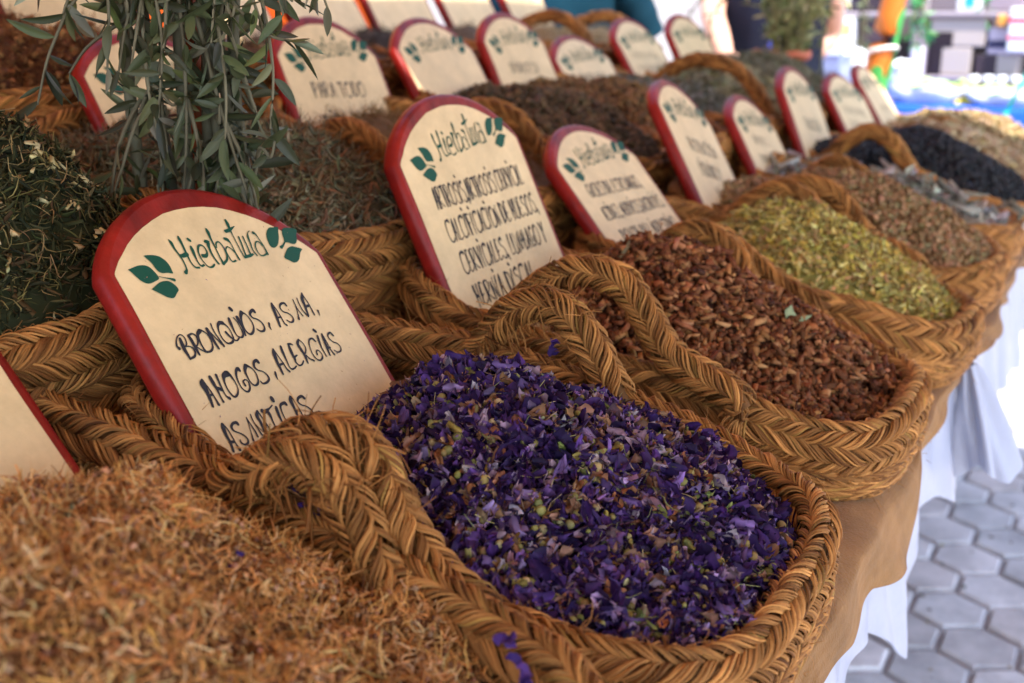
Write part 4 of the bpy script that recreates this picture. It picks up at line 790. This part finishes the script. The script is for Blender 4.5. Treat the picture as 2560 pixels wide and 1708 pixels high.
# local frame of the bunch: x to the stall's right, y away, z up (metres from its tied foot)
RT = np.array([math.cos(YAW), math.sin(YAW), 0]); AW = np.array([-math.sin(YAW), math.cos(YAW), 0])
def bl(x, y, z): return PB + RT * x + AW * y + np.array([0, 0, z])
t = thing('olive_branches', 'upright bunch of leafy olive branches standing between the baskets', 'olive branches', tuple(PB))
stems = [  # (foot x, y) -> points going up
    [(-.018, .0, -.06), (-.040, -.005, .06), (-.050, -.005, .17), (-.052, -.004, .30), (-.048, 0, .46)],
    [(-.008, .005, -.06), (-.018, .004, .06), (-.028, .004, .18), (-.040, .008, .32), (-.044, .012, .46)],
    [(.0, -.012, -.06), (-.006, -.012, .06), (-.006, -.012, .18), (-.004, -.010, .32), (.002, -.008, .46)],
    [(.016, .0, -.06), (.014, 0, .06), (.010, .002, .18), (.016, .008, .32), (.020, .01, .46)],
    [(.030, -.008, -.06), (.030, -.010, .06), (.024, -.010, .18), (.016, -.008, .30), (.008, -.004, .46)],
    [(.038, -.004, -.06), (.040, -.006, .06), (.036, -.006, .16), (.026, -.002, .28), (.018, .004, .46)],
    [(.024, .012, -.06), (.026, .014, .06), (.030, .012, .2), (.040, .016, .34), (.055, .02, .46)],
    [(.044, .004, -.06), (.047, .002, .05), (.044, .0, .14), (.036, .004, .25), (.044, .01, .40)]]
for i, st in enumerate(stems):
    b = MB(); lf = MB(); leafy(b, lf, [bl(*p) for p in st], .0070 if i < 4 else .0056, .0046, .030, (.020, .044), start=.22, wild=2.2)
    o = b.build('branch', M_BARK, t, local=PB); lf.build('foliage', M_LEAF, o, local=(0, 0, 0)).location = -PB
twigs = [
    [(-.045, -.01, .30), (-.062, -.012, .29), (-.082, -.014, .275), (-.098, -.014, .255)],
    [(-.050, -.01, .36), (-.072, -.016, .345), (-.090, -.02, .315), (-.10, -.02, .29)],
    [(-.03, -.02, .40), (-.05, -.03, .35), (-.055, -.03, .30), (-.06, -.03, .26)],
    [(.02, -.01, .34), (.05, -.02, .305), (.075, -.022, .285), (.105, -.025, .280)],
    [(.03, -.01, .40), (.065, -.02, .37), (.095, -.025, .345), (.115, -.028, .315)],
    [(.04, -.01, .42), (.085, -.015, .40), (.12, -.02, .375), (.135, -.02, .345)],
    [(.014, -.02, .30), (.030, -.022, .22), (.046, -.024, .16), (.062, -.026, .105)],
    [(.010, -.02, .20), (-.006, -.025, .15), (-.022, -.03, .105), (-.042, -.035, .055)],
    [(-.02, -.02, .12), (-.012, -.03, .07), (-.008, -.03, .03), (-.014, -.03, -.01)],
    [(.03, -.02, .22), (.050, -.024, .17), (.060, -.024, .11), (.070, -.026, .07)],
    [(.0, -.02, .33), (.004, -.03, .27), (.0, -.03, .20), (-.008, -.03, .14)],
    [(.03, -.015, .10), (.05, -.02, .07), (.062, -.02, .03), (.07, -.02, .0)],
    [(-.03, -.02, .33), (-.028, -.03, .25), (-.022, -.03, .19), (-.026, -.03, .12)],
    [(.02, .0, .36), (.03, -.02, .30), (.036, -.03, .24), (.030, -.03, .18)], [(-.01, -.01, .40), (-.016, -.03, .34), (-.012, -.035, .28), (-.020, -.035, .22)],
    [(.05, .0, .38), (.066, -.015, .32), (.074, -.02, .26), (.070, -.025, .21)], [(-.04, .0, .24), (-.058, -.02, .20), (-.070, -.025, .15), (-.075, -.03, .11)],
    [(.0, -.02, .24), (.012, -.03, .18), (.010, -.035, .12), (.016, -.035, .06)], [(.03, .0, .42), (.024, -.03, .37), (.034, -.035, .33), (.028, -.035, .28)]]
r5 = np.random.default_rng(21)
for i in range(34):      # side shoots all through the bunch
    x0, z0 = r5.uniform(-.045, .05), r5.uniform(.06, .44); dx = r5.uniform(-.05, .05); y0 = r5.uniform(-.012, .02); dz = r5.uniform(-.07, .07)
    twigs.append([(x0, y0, z0), (x0 + dx * .4, y0 - .016, z0 + .02 + dz * .2), (x0 + dx * .8, y0 - .026, z0 + dz * .6), (x0 + dx, y0 - .03, z0 + dz)])
for i in range(16):      # wider sprays at the top
    x0 = r5.uniform(-.05, .05); z0 = r5.uniform(.30, .44); dx = r5.choice([-1, 1]) * r5.uniform(.04, .10); dz = r5.uniform(-.10, .0)
    twigs.append([(x0, -.005, z0), (x0 + dx * .45, -.015, z0 + .012), (x0 + dx * .8, -.022, z0 + dz * .4), (x0 + dx, -.025, z0 + dz)])
for i, tw in enumerate(twigs):
    b = MB(); lf = MB(); leafy(b, lf, [bl(*p) for p in tw], .0022, .0010, .017, (.020, .040), sides=5, col=(.13, .115, .07), start=.05, wild=1.9)
    o = b.build('twig', M_BARK, t, local=PB); lf.build('foliage', M_LEAF, o, local=(0, 0, 0)).location = -PB
mb = MB()
for k in range(4): tubes(mb, np.array([bl(.012 + .036 * math.cos(x), .004 + .022 * math.sin(x), .015 + .004 * k + .002 * math.sin(3 * x)) for x in np.linspace(0, 6.35, 40)]), .0016, (.30, .16, .06), 5)
mb.build('twine', M_STRAW, t, local=PB)
# one bare twig lying across the dark herb at the far left
b = MB(); lf = MB(); leafy(b, lf, [(-1.03, .60, 1.145), (-.97, .63, 1.135), (-.90, .66, 1.115), (-.86, .675, 1.10)], .0032, .002, .045, (.02, .028), col=(.17, .16, .14))
o = b.build('fallen_twig', M_BARK); o.location = (0, 0, 0); tag(o, 'thin grey olive twig lying across the dark heaps at the left', 'twig'); lf.build('foliage', M_LEAF, o)

# ================================================================== tied herb bunch at the far end of the stall
HP = np.array([-.875, 3.16, 1.10])
t = thing('herb_bunch', 'drooping bunch of dried olive green herbs tied with a terracotta band', 'herb bunch', tuple(HP))
fo = MB(); stm = MB()
for i in range(64):
    a = rng.uniform(0, 6.28); sp = rng.uniform(.3, 1); up_ = rng.uniform(.16, .36); dr = rng.uniform(.0, .16) * sp
    C = [HP + np.array([.03 * math.cos(a), .03 * math.sin(a), -.08]), HP + np.array([.042 * math.cos(a), .042 * math.sin(a), .03]),
         HP + np.array([.10 * sp * math.cos(a), .10 * sp * math.sin(a), up_ * .7]), HP + np.array([.17 * sp * math.cos(a), .17 * sp * math.sin(a), up_ - dr])]
    leafy(stm, fo, C, .0026, .0012, .030, (.022, .042), sides=4, col=(.22, .20, .09), start=.32, wild=1.6, pal_=[(.15, .17, .055), (.22, .22, .08), (.09, .11, .035), (.28, .26, .12)])
for k, (a, b_) in enumerate(((-.20, .02), (-.27, -.01), (.10, -.06))):
    C = [HP + np.array([0, 0, .20]), HP + np.array([a * .6, -.03, .20]), HP + np.array([a, -.05, .11]), HP + np.array([a * 1.04, -.05, b_ + .02])]
    leafy(stm, fo, C, .003, .0015, .022, (.022, .04), sides=4, col=(.22, .20, .09), wild=1.6, pal_=[(.15, .17, .055), (.22, .22, .08), (.09, .11, .035)])
stm.build('stem', M_BARK, t, local=HP); fo.build('foliage', M_LEAF, t, local=HP)
mb = MB(); x = np.linspace(0, 6.2832, 41)[:-1]; q = np.linspace(0, 6.2832, 11)[:-1]; X, Q = np.meshgrid(x, q, indexing='ij')
mb.grid(np.stack([HP[0] + (.052 + .011 * np.cos(Q)) * np.cos(X), HP[1] + (.052 + .011 * np.cos(Q)) * np.sin(X), HP[2] + .012 * np.sin(Q) + .002 * np.sin(5 * X)], -1), np.array([[.50, .13, .06]]), closed_u=True, closed_v=True)
tubes(mb, catmull([HP + [-.05, -.04, 0], HP + [-.075, -.05, .012], HP + [-.085, -.05, -.004], HP + [-.068, -.045, -.012], HP + [-.05, -.04, 0]], 6), .007, (.55, .18, .10), 6)
mb.build('band', M_COL, t, local=HP)

# ================================================================== people behind the stall
def skinned(name, J, E, Rd, m, parent, loc, sub=2):
    """one continuous body grown round a skeleton of joints"""
    me = bpy.data.meshes.new(name); me.from_pydata([tuple(np.array(p) - loc) for p in J], E, []); o = bpy.data.objects.new(name, me); COL.objects.link(o)
    sk = o.modifiers.new('skin', 'SKIN'); sk.use_smooth_shade = True
    for v, r in zip(me.skin_vertices[0].data, Rd): v.radius = (r, r) if np.isscalar(r) else r
    me.skin_vertices[0].data[0].use_root = True
    sb = o.modifiers.new('sub', 'SUBSURF'); sb.levels = sub; sb.render_levels = sub
    dg = bpy.context.evaluated_depsgraph_get(); nm = bpy.data.meshes.new_from_object(o.evaluated_get(dg)); bpy.data.objects.remove(o); bpy.data.meshes.remove(me)
    nm.name = name; nm.materials.clear(); nm.materials.append(m)
    for p in nm.polygons: p.use_smooth = True
    o = bpy.data.objects.new(name, nm); COL.objects.link(o); o.parent = parent; return o
def garment(name, rings, m, parent, loc, n=40, folds=.004, seed=0):
    """cloth tube through rings (centre, rx, ry) with soft vertical folds"""
    r = np.random.default_rng(seed); ph = r.uniform(0, 6, 4); cs = catmull([list(c) + [rx, ry] for c, rx, ry in rings], 5)
    a = np.linspace(0, 2 * np.pi, n + 1)[:-1]; A, K = np.meshgrid(a, np.arange(len(cs)), indexing='ij')
    fl = 1 + folds / .1 * (np.sin(7 * A + ph[0] + .2 * K) + .6 * np.sin(13 * A + ph[1] - .15 * K))
    P = np.stack([cs[K, 0] + cs[K, 3] * fl * np.cos(A), cs[K, 1] + cs[K, 4] * fl * np.sin(A), cs[K, 2] + .003 * np.sin(3 * A)], -1)
    mb = MB(); mb.grid(P, np.array([[.5, .5, .5]]), closed_u=True); return mb.build(name, m, parent, local=loc)
def person(label, x, y, zs, arm_l, arm_r, top_m, leg_m, hair, facing=-1, sleeve=.5, hand_dir=None):
    """standing adult, feet on the ground; facing -1 looks towards -Y; arms: (elbow, wrist) in world metres"""
    loc = np.array([x, y, 0.]); t = thing('person', label, 'person', tuple(loc)); F = facing
    J, E, Rd = [], [], []
    def j(p, r, par=None):
        J.append(np.array(p, float)); Rd.append(r)
        if par is not None: E.append((par, len(J) - 1))
        return len(J) - 1
    h = zs
    pel = j((x, y, .94 * h), (.135, .10)); wa = j((x, y, 1.06 * h), (.125, .09), pel); ch = j((x, y + .01, 1.27 * h), (.145, .10), wa); nk0 = j((x, y, 1.43 * h), (.075, .065), ch)
    nk = j((x, y + F * .01, 1.49 * h), .052, nk0); ja = j((x, y + F * .035, 1.565 * h), (.062, .072), nk); hd = j((x, y + F * .02, 1.65 * h), (.076, .092), ja); tp = j((x, y + F * .01, 1.715 * h), (.060, .070), hd)
    ns = j((x, y + F * .112, 1.612 * h), .012, ja)
    for sg, (el, wr) in ((1, arm_l), (-1, arm_r)):
        sh = j((x + sg * .175, y, 1.39 * h), .058, ch); up_ = j(np.array([x + sg * .185, y, 1.33 * h]) * .6 + np.array(el) * .4, .048, sh); e = j(el, .040, up_)
        fa = j(np.array(el) * .55 + np.array(wr) * .45, .040, e); w_ = j(wr, .027, fa); d = nrm(np.array(wr) - np.array(el)) if hand_dir is None or sg == 1 else nrm(np.array(hand_dir, float))
        sd_ = nrm(np.cross(d, [0, 0, 1.]) + 1e-6); pm = j(np.array(wr) + d * .045, (.034, .018), w_); kn = j(np.array(wr) + d * .085, (.036, .014), pm)
        for i, (o_, l_) in enumerate(((-.030, .066), (-.010, .078), (.010, .072), (.030, .056))):
            a1 = j(np.array(wr) + d * .095 + sd_ * o_, .0095, kn); a2 = j(np.array(wr) + d * (.095 + l_ * .5) + sd_ * o_ * 1.15 + np.array([0, 0, .003]), .0085, a1); j(np.array(wr) + d * (.09 + l_) + sd_ * o_ * 1.2 + np.array([0, 0, -.012]), .0075, a2)
        th = j(np.array(wr) + d * .045 + sd_ * .040 * sg, .013, pm); j(np.array(wr) + d * .085 + sd_ * .058 * sg, .009, th)
        hp = j((x + sg * .09, y, .86 * h), .085, pel); kn_ = j((x + sg * .10, y + F * .02, .48 * h), .055, hp); cf = j((x + sg * .10, y - F * .015, .32 * h), .052, kn_); an = j((x + sg * .105, y - F * .01, .09), .035, cf); j((x + sg * .115, y + F * .14, .035), (.036, .028), an)
    skinned('body', J, E, Rd, M_SKIN, t, loc)
    garment('shirt', [((x, y, .87 * h), .195, .150), ((x, y, 1.0 * h), .182, .140), ((x, y, 1.1 * h), .172, .134), ((x, y + .005, 1.25 * h), .190, .142), ((x, y + .005, 1.36 * h), .195, .118), ((x, y, 1.435 * h), .115, .090), ((x, y, 1.455 * h), .078, .076)], top_m, t, loc, folds=.0035, seed=int(x * 100) % 97)
    for sg, (el, wr) in ((1, arm_l), (-1, arm_r)):
        a = np.array([x + sg * .16, y, 1.385 * h]); b = a * (1 - sleeve) + np.array(el) * sleeve if sleeve <= 1 else np.array(el)
        C = [a, a * .6 + np.array(el) * .4, np.array(el)]; C = catmull(C, 8); C = C[:max(4, int(len(C) * min(sleeve, 1)))]
        mb = MB(); tubes(mb, C, np.linspace(.078, .060, len(C))[None] * (1 + .03 * np.sin(np.arange(len(C)) * 2.1)), (.5, .5, .5), 18, cap=False); mb.build('sleeve', top_m, t, local=loc)
    for sg in (1, -1):
        garment('trouser_leg', [((x + sg * .075, y, .93 * h), .115, .130), ((x + sg * .092, y, .80 * h), .100, .110), ((x + sg * .10, y + F * .02, .48 * h), .075, .080), ((x + sg * .105, y, .10), .072, .082)], leg_m, t, loc, n=24, folds=.003)
    mb = MB(); a, b = np.meshgrid(np.linspace(0, 2 * np.pi, 33)[:-1], np.linspace(0, 1.75, 12), indexing='ij')
    fr = np.where(np.sin(a) * F > .2, .72, 1.0); b2 = b * fr
    mb.grid(np.stack([x + .091 * np.sin(b2) * np.cos(a), y + F * .005 + .107 * np.sin(b2) * np.sin(a), 1.655 * h + .108 * np.cos(b2)], -1), np.array([hair]), closed_u=True); mb.build('hair', M_HERB, t, local=loc)
    for sg in (1, -1):
        mb = MB(); tv, tf = t_bud(1, 0); mb.add(tv * .0115 + [x + sg * .032, y + F * .098, 1.645 * h], tf, (.05, .03, .02)); mb.build('eye', M_COL, t, local=loc)
        mb = MB(); mb.add(tv * [.012, .02, .030] + [x + sg * .083, y - F * .005, 1.63 * h], tf, (.6, .34, .24)); mb.build('ear', M_SKIN, t, local=loc)
    mb = MB(); mb.add(t_bud(1, 0)[0] * [.024, .007, .007] + [x, y + F * .104, 1.578 * h], t_bud(1, 0)[1], (.42, .13, .11)); mb.build('mouth', M_COL, t, local=loc)
    return t
M_TEAL = mat('teal_cotton', .85, .15, noise=(4, (.002, .022, .040), (.004, .038, .062)), bump=(90, .2))
M_NAVY = mat('navy_cotton', .85, .15, noise=(4, (.006, .008, .018), (.012, .014, .03)), bump=(90, .2))
person('person in a loose teal top standing behind the back row of signs', -1.68, 3.42, 1.0, ((-1.44, 3.52, 1.14), (-1.50, 3.40, .92)), ((-1.98, 3.48, 1.12), (-1.96, 3.40, .90)), M_TEAL, M_TEAL, (.03, .018, .01), sleeve=1.0)
person('person in dark navy clothes, one bare arm leaning on the stall', -1.10, 3.72, 1.0, ((-.93, 3.86, 1.15), (-1.02, 3.66, 1.00)), ((-1.235, 3.56, 1.205), (-1.135, 3.42, 1.075)), M_NAVY, M_NAVY, (.05, .03, .015), sleeve=.42, hand_dir=(.85, -.25, -.10))

# ================================================================== across the way: the neighbouring stall
YB = 4.75
def cbox(name, label, cat, lo, hi, col, group=None, bands=(), mat_=None):
    t = thing(name, label, cat, ((lo[0] + hi[0]) / 2, (lo[1] + hi[1]) / 2, lo[2]), group); loc = ((lo[0] + hi[0]) / 2, (lo[1] + hi[1]) / 2, lo[2])
    mb = MB(); box(mb, lo, hi, col, .006); mb.build('carton', mat_ or M_COL, t, local=loc, smooth=False)
    for (x0, x1, z0, z1, c) in bands:    # printed labels on the side facing the camera
        mb = MB(); y = lo[1] - .002; mb.add([(x0, y, z0), (x1, y, z0), (x1, y, z1), (x0, y, z1)], [np.arange(4)[None]], c); mb.build('printed_label', M_COL, t, local=loc, smooth=False)
    return t
t = thing('market_table', 'neighbouring market table under a bright blue cloth', 'table', (-.2, YB + .45, 0)); loc = (-.2, YB + .45, 0)
mb = MB(); box(mb, (-1.35, YB, .835), (1.0, YB + 1.0, .86)); mb.build('table_top', M_WOOD, t, local=loc, smooth=False)
for x in (-1.3, .95):
    for y in (YB + .05, YB + .95): mb = MB(); box(mb, (x - .025, y - .025, 0), (x + .025, y + .025, .835)); mb.build('leg', M_WOOD, t, local=loc, smooth=False)
M_BLUE = mat('blue_cloth', .7, .25, noise=(5, (.006, .06, .40), (.012, .11, .58)), bump=(60, .2))
xs = np.arange(-1.39, 1.04, .012); q = np.linspace(0, 1, 20); X, Q = np.meshgrid(xs, q, indexing='ij'); mb = MB()
Y = YB - .012 - .05 * Q - .022 * Q * np.sin(11 * X + 2 * np.sin(3 * X) + 1.5 * Q) ; Z = .868 - .42 * Q + .006 * np.sin(8 * X) * Q
P = np.concatenate([np.stack([X[:, :1], YB + 1.0 + 0 * X[:, :1], .868 + 0 * X[:, :1]], -1), np.stack([X, Y, Z], -1)], 1)
mb.grid(P, np.array([[.01, .1, .5]])); o = mb.build('blue_tablecloth', M_BLUE, local=(-.2, YB, .86)); o.location = (-.2, YB, .86); tag(o, 'bright blue cloth hanging in folds over the neighbouring table', 'tablecloth')
def sack(name, label, c, rx, ry, h, rim, fill, col=(.58, .58, .57)):
    t = thing(name, label, 'bag', tuple(c), 'open white bags on the blue table'); n = 36; a = np.linspace(0, 2 * np.pi, n + 1)[:-1]; q = np.linspace(0, 1, 12); A, Q = np.meshgrid(a, q, indexing='ij')
    w_ = 1 + .06 * np.sin(5 * A + 3 * Q) + .03 * np.sin(11 * A); s_ = .86 + .22 * np.sin(np.pi * Q * .8)
    P = np.stack([c[0] + rx * s_ * w_ * np.cos(A), c[1] + ry * s_ * w_ * np.sin(A), c[2] + h * Q + .012 * np.sin(4 * A) * Q], -1)
    mb = MB(); mb.grid(P, np.array([col]), closed_u=True); mb.build('bag_side', M_COL, t, local=c)
    tc_ = P[:, -1]; mb = MB(); tubes(mb, np.vstack([tc_, tc_[:2]]), .007, rim, 6); mb.build('rolled_rim', M_COL, t, local=c)
    mb = MB(); Qf = np.linspace(0, 1, 8); A2, Q2 = np.meshgrid(a, Qf, indexing='ij'); mb.grid(np.stack([c[0] + rx * .95 * Q2 * np.cos(A2), c[1] + ry * .95 * Q2 * np.sin(A2), c[2] + h * (.82 + .22 * (1 - Q2 ** 2)) + .004 * np.sin(40 * A2 * Q2)], -1), np.array([fill]), closed_u=True); mb.build('contents', M_HERB, t, local=c)
sack('open_bag', 'wide open white bag with a green rim on the blue table', (-.775, YB + .16, .87), .135, .11, .075, (.42, .62, .22), (.62, .50, .28))
sack('open_bag', 'white bag with pale yellow contents at the right picture edge', (-.485, YB + .14, .87), .135, .11, .055, (.50, .68, .30), (.60, .52, .32))
sack('open_bag', 'small white bag standing left of the orange and green post', (-1.085, YB + .20, .87), .06, .06, .19, (.8, .8, .8), (.75, .74, .7))
sack('open_bag', 'crumpled white bag just right of the orange and green post', (-.905, YB + .28, .87), .055, .05, .145, (.8, .8, .8), (.78, .77, .74))
mb = MB(); mb.add([(-.665, YB + .10, .87), (-.57, YB + .12, .87), (-.60, YB + .26, .87), (-.645, YB + .17, .965)], [np.array([[0, 1, 3], [1, 2, 3], [2, 0, 3], [0, 2, 1]])], (.62, .50, .05))
o = mb.build('paper_cone', M_COL, local=(-.62, YB + .15, .87), smooth=False); o.location = (-.62, YB + .15, .87); tag(o, 'mustard yellow folded paper cone between the two open bags', 'paper cone')
for i in range(6):
    x = -.655 + i * .054; c = (x, YB + .52 + .02 * (i % 2), .87); t = thing('glass_jar', 'herb jar with a white lid in the row behind the open bags', 'jar', c, 'herb jars with white lids')
    mb = MB(); lathe(mb, [(.0, .0), (.022, .0), (.024, .008), (.024, .062), (.019, .072)], c, (.30, .28, .16)); mb.build('body', mat('jar_glass', .15, .5) if i == 0 else bpy.data.materials['jar_glass'], t, local=c)
    mb = MB(); lathe(mb, [(.021, .072), (.021, .090), (.019, .093), (0, .093)], c, (.80, .80, .78)); mb.build('lid', M_COL, t, local=c)
# display rack with cartons behind
t = thing('display_rack', 'pale grey rack of shelves carrying cartons', 'shelf rack', (-.8, YB + .85, .868)); loc = (-.8, YB + .85, .868)
for z in (.935, 1.205):
    mb = MB(); box(mb, (-1.62, YB + .62, z), (.1, YB + 1.05, z + .018), (.32, .27, .29)); mb.build('shelf', M_COL, t, local=loc, smooth=False)
for x in (-1.62, -.985, .07):
    mb = MB(); box(mb, (x, YB + 1.052, .869), (x + .03, YB + 1.08, 1.8), (.34, .30, .32)); mb.build('upright', M_COL, t, local=loc, smooth=False)
mb = MB(); box(mb, (-1.62, YB + 1.082, .869), (.1, YB + 1.095, 1.85), (.16, .13, .145)); mb.build('back_panel', M_COL, t, local=loc, smooth=False)
PALE, LIL, DK, WH = (.36, .30, .27), (.24, .185, .22), (.014, .007, .012), (.60, .59, .58)
Yc = YB + .64
def bx(label, x0, x1, z0, z1, col, d=.22, bands=(), dy=0.):
    h = z1 - z0; return cbox('carton_box', label, 'box', (x0, Yc + dy, z0), (x1, Yc + d + dy, z1), col, 'cartons on the rack', [(x0 + a * (x1 - x0), x0 + b * (x1 - x0), z0 + e * h, z0 + f * h, c) for a, b, e, f, c in bands])
bx('pale beige carton with a dark left end, at the foot of the stack', -.868, -.69, .955, 1.075, PALE, bands=[(.0, .32, .0, 1., DK)])
bx('pale beige carton stacked second, with a dark lower left corner', -.868, -.642, 1.077, 1.19, PALE, d=.2, bands=[(.0, .42, .0, .55, DK)])
bx('lilac grey carton standing left of the dark ended ones', -.95, -.875, .955, 1.17, LIL)
bx('half dark, half beige carton low on the right of the stack', -.672, -.50, .955, 1.045, PALE, bands=[(.0, .5, 0., 1., (.035, .022, .03))])
bx('lilac carton with a navy stripe on the right of the stack', -.63, -.46, 1.047, 1.16, (.46, .38, .43), d=.2, bands=[(.02, .55, .22, .52, (.035, .03, .07))])
bx('white package with two red bands at the right picture edge', -.548, -.46, 1.06, 1.24, WH, d=.06, dy=-.07, bands=[(0, 1, .66, .76, (.75, .05, .10)), (0, 1, .28, .36, (.75, .06, .12))])
bx('white poster card with a bright blue splash on the upper shelf', -.772, -.664, 1.225, 1.36, WH, d=.03, bands=[(.30, .66, .12, .8, (.02, .30, .85))])
bx('small orange packet under the dark green spray', -.60, -.562, 1.163, 1.21, (.70, .30, .06), d=.05, dy=-.03)
bx('dark purple carton above the yellow labelled one', -1.225, -1.18, 1.225, 1.32, (.03, .02, .035), d=.1)
bx('dark brown carton behind the orange post', -1.168, -1.07, 1.09, 1.20, (.06, .035, .04), d=.12)
bx('second dark carton on the upper shelf behind the orange post', -1.166, -1.06, 1.225, 1.36, (.035, .022, .03))
bx('tall white carton with yellow labels left on the rack', -1.355, -1.19, 1.03, 1.20, WH, d=.16, dy=-.05, bands=[(.30, .52, .18, .42, (.62, .48, .05)), (.50, .92, .55, .82, (.58, .50, .16))])
bx('grey carton under the yellow labelled one', -1.36, -1.08, .955, 1.028, (.55, .50, .52), d=.18)
bx('white carton with a green edge, left end of the upper shelf', -1.40, -1.25, 1.225, 1.33, (.8, .82, .84), d=.14, bands=[(0, .2, 0, .5, (.04, .35, .10))])
bx('small pale packet in front of the lilac carton', -.925, -.875, .955, 1.075, (.62, .56, .60), d=.06, dy=-.10)
bx('lilac carton on the upper shelf right of the blue poster', -.655, -.50, 1.225, 1.34, LIL)
# orange post and hanging green plants
XO = -.89
t = thing('market_post', 'orange post with green leaf print, wound with a white band', 'post', (XO, 4.35, 0)); loc = (XO, 4.35, 0)
xo = lambda z: XO + .13 * (z - .85)
mb = MB(); zz = np.linspace(0, 2.25, 40); C = np.stack([xo(zz) + .006 * np.sin(5 * zz), 4.35 + 0 * zz, zz], -1); tubes(mb, C, .040 + .004 * np.sin(7 * zz)[None], (.60, .15, .015), 16); mb.build('shaft', M_COL, t, local=loc)
mb = MB(); tubes(mb, np.array([[xo(1.085) + .047 * math.cos(a), 4.35 + .047 * math.sin(a), 1.085 + .012 * math.cos(a + .6)] for a in np.linspace(0, 6.3, 30)]), .008, (.82, .74, .68), 6); mb.build('band', M_COL, t, local=loc)
for k, (z, a0) in enumerate(((.95, -.9), (1.02, -.1), (1.19, -.3), (.99, -1.6), (1.12, -.2))):
    a, b = np.meshgrid(np.linspace(a0 - .5, a0 + .7, 9), np.linspace(-1, 1, 9), indexing='ij'); wv = .045 * np.sqrt(np.clip(1.02 - ((a - a0 - .1) / .6) ** 2, 0, 1))
    mb = MB(); mb.grid(np.stack([xo(z) + .0475 * np.cos(a) + .13 * b * wv, 4.35 + .0475 * np.sin(a), z + b * wv], -1), np.array([[.06, .30, .06]])); mb.build('leaf_print', M_COL, t, local=loc)
GREENP = [(.03, .22, .06), (.06, .34, .10), (.02, .14, .06), (.16, .42, .14)]
def plant(name, label, x, y, z0, z1, n, spread, pal_):
    t = thing(name, label, 'plant', (x, y, z0)); s_, f_ = MB(), MB()
    for i in range(n):
        C = [(x + rng.normal(0, .01), y + rng.normal(0, .01), z1), (x + rng.normal(0, spread * .5), y + rng.normal(0, spread * .5), z1 * .6 + z0 * .4), (x + rng.normal(0, spread), y + rng.normal(0, spread), z0 + rng.uniform(0, .16))]
        leafy(s_, f_, C, .003, .0015, .035, (.025, .055), sides=5, col=(.20, .17, .09), wild=1.5, pal_=pal_)
    s_.build('stem', M_BARK, t, local=(x, y, z0)); f_.build('foliage', M_LEAF, t, local=(x, y, z0))
plant('hanging_plant', 'bright green leafy sprays hanging right of the orange post', -.76, 4.42, 1.06, 1.60, 10, .025, GREENP)
plant('hanging_plant', 'dark green spray hanging above the orange packet', -.605, 5.05, 1.18, 1.70, 8, .015, GREENP)
plant('hanging_plant', 'thin bare vine hanging in front of the yellow labelled carton', -.90, 4.2, .98, 1.6, 3, .012, [(.10, .11, .06), (.16, .17, .10)])
mb = MB(); lathe(mb, [(0, 0), (.022, 0), (.024, .01), (.024, .055), (.014, .075), (.010, .09), (0, .092)], (-.925, 3.22, 1.075), (.03, .10, .75)); o = mb.build('blue_bottle', mat('blue_plastic', .25, .5, base=(.03, .08, .75)), local=(-.925, 3.22, 1.075)); o.location = (-.925, 3.22, 1.075); tag(o, 'small bright blue plastic bottle beside the leaning hand', 'bottle')
t = thing('ribbon', 'teal ribbon hanging at the right picture edge', 'ribbon', (-.40, 4.3, .9)); mb = MB(); q = np.linspace(0, 1, 20); P = np.stack([-.43 + .06 * q, 4.3 + .01 * np.sin(9 * q), .87 + .16 * q], -1); mb.grid(np.stack([P, P + [.014, .004, 0]], 1), np.array([[.0, .35, .30]])); mb.build('strip', M_COL, t, local=(-.40, 4.3, .9))
# pale sunlit house front closing the view
t = thing('house_front', 'pale rendered house front behind the neighbouring stall', 'building', (0, 11, 0)); mb = MB(); box(mb, (-12, 11, 0), (9, 11.3, 6), (.55, .50, .46)); mb.build('wall', mat('render', .9, .1, noise=(2, (.34, .30, .29), (.42, .38, .36))), t, local=(0, 11, 0), smooth=False)
for x in (-9, -6, -3, 0, 3, 6):
    for z in (.9, 3.6):
        mb = MB(); box(mb, (x - .5, 10.97, z), (x + .5, 10.998, z + 1.3), (.10, .10, .11)); f = mb.build('window', M_COL, t, local=(0, 11, 0), smooth=False)
        mb = MB(); box(mb, (x - .58, 10.93, z - .08), (x + .58, 10.999, z - .002), (.6, .58, .55)); mb.build('sill', M_COL, f, smooth=False, local=(0, 11, 0))
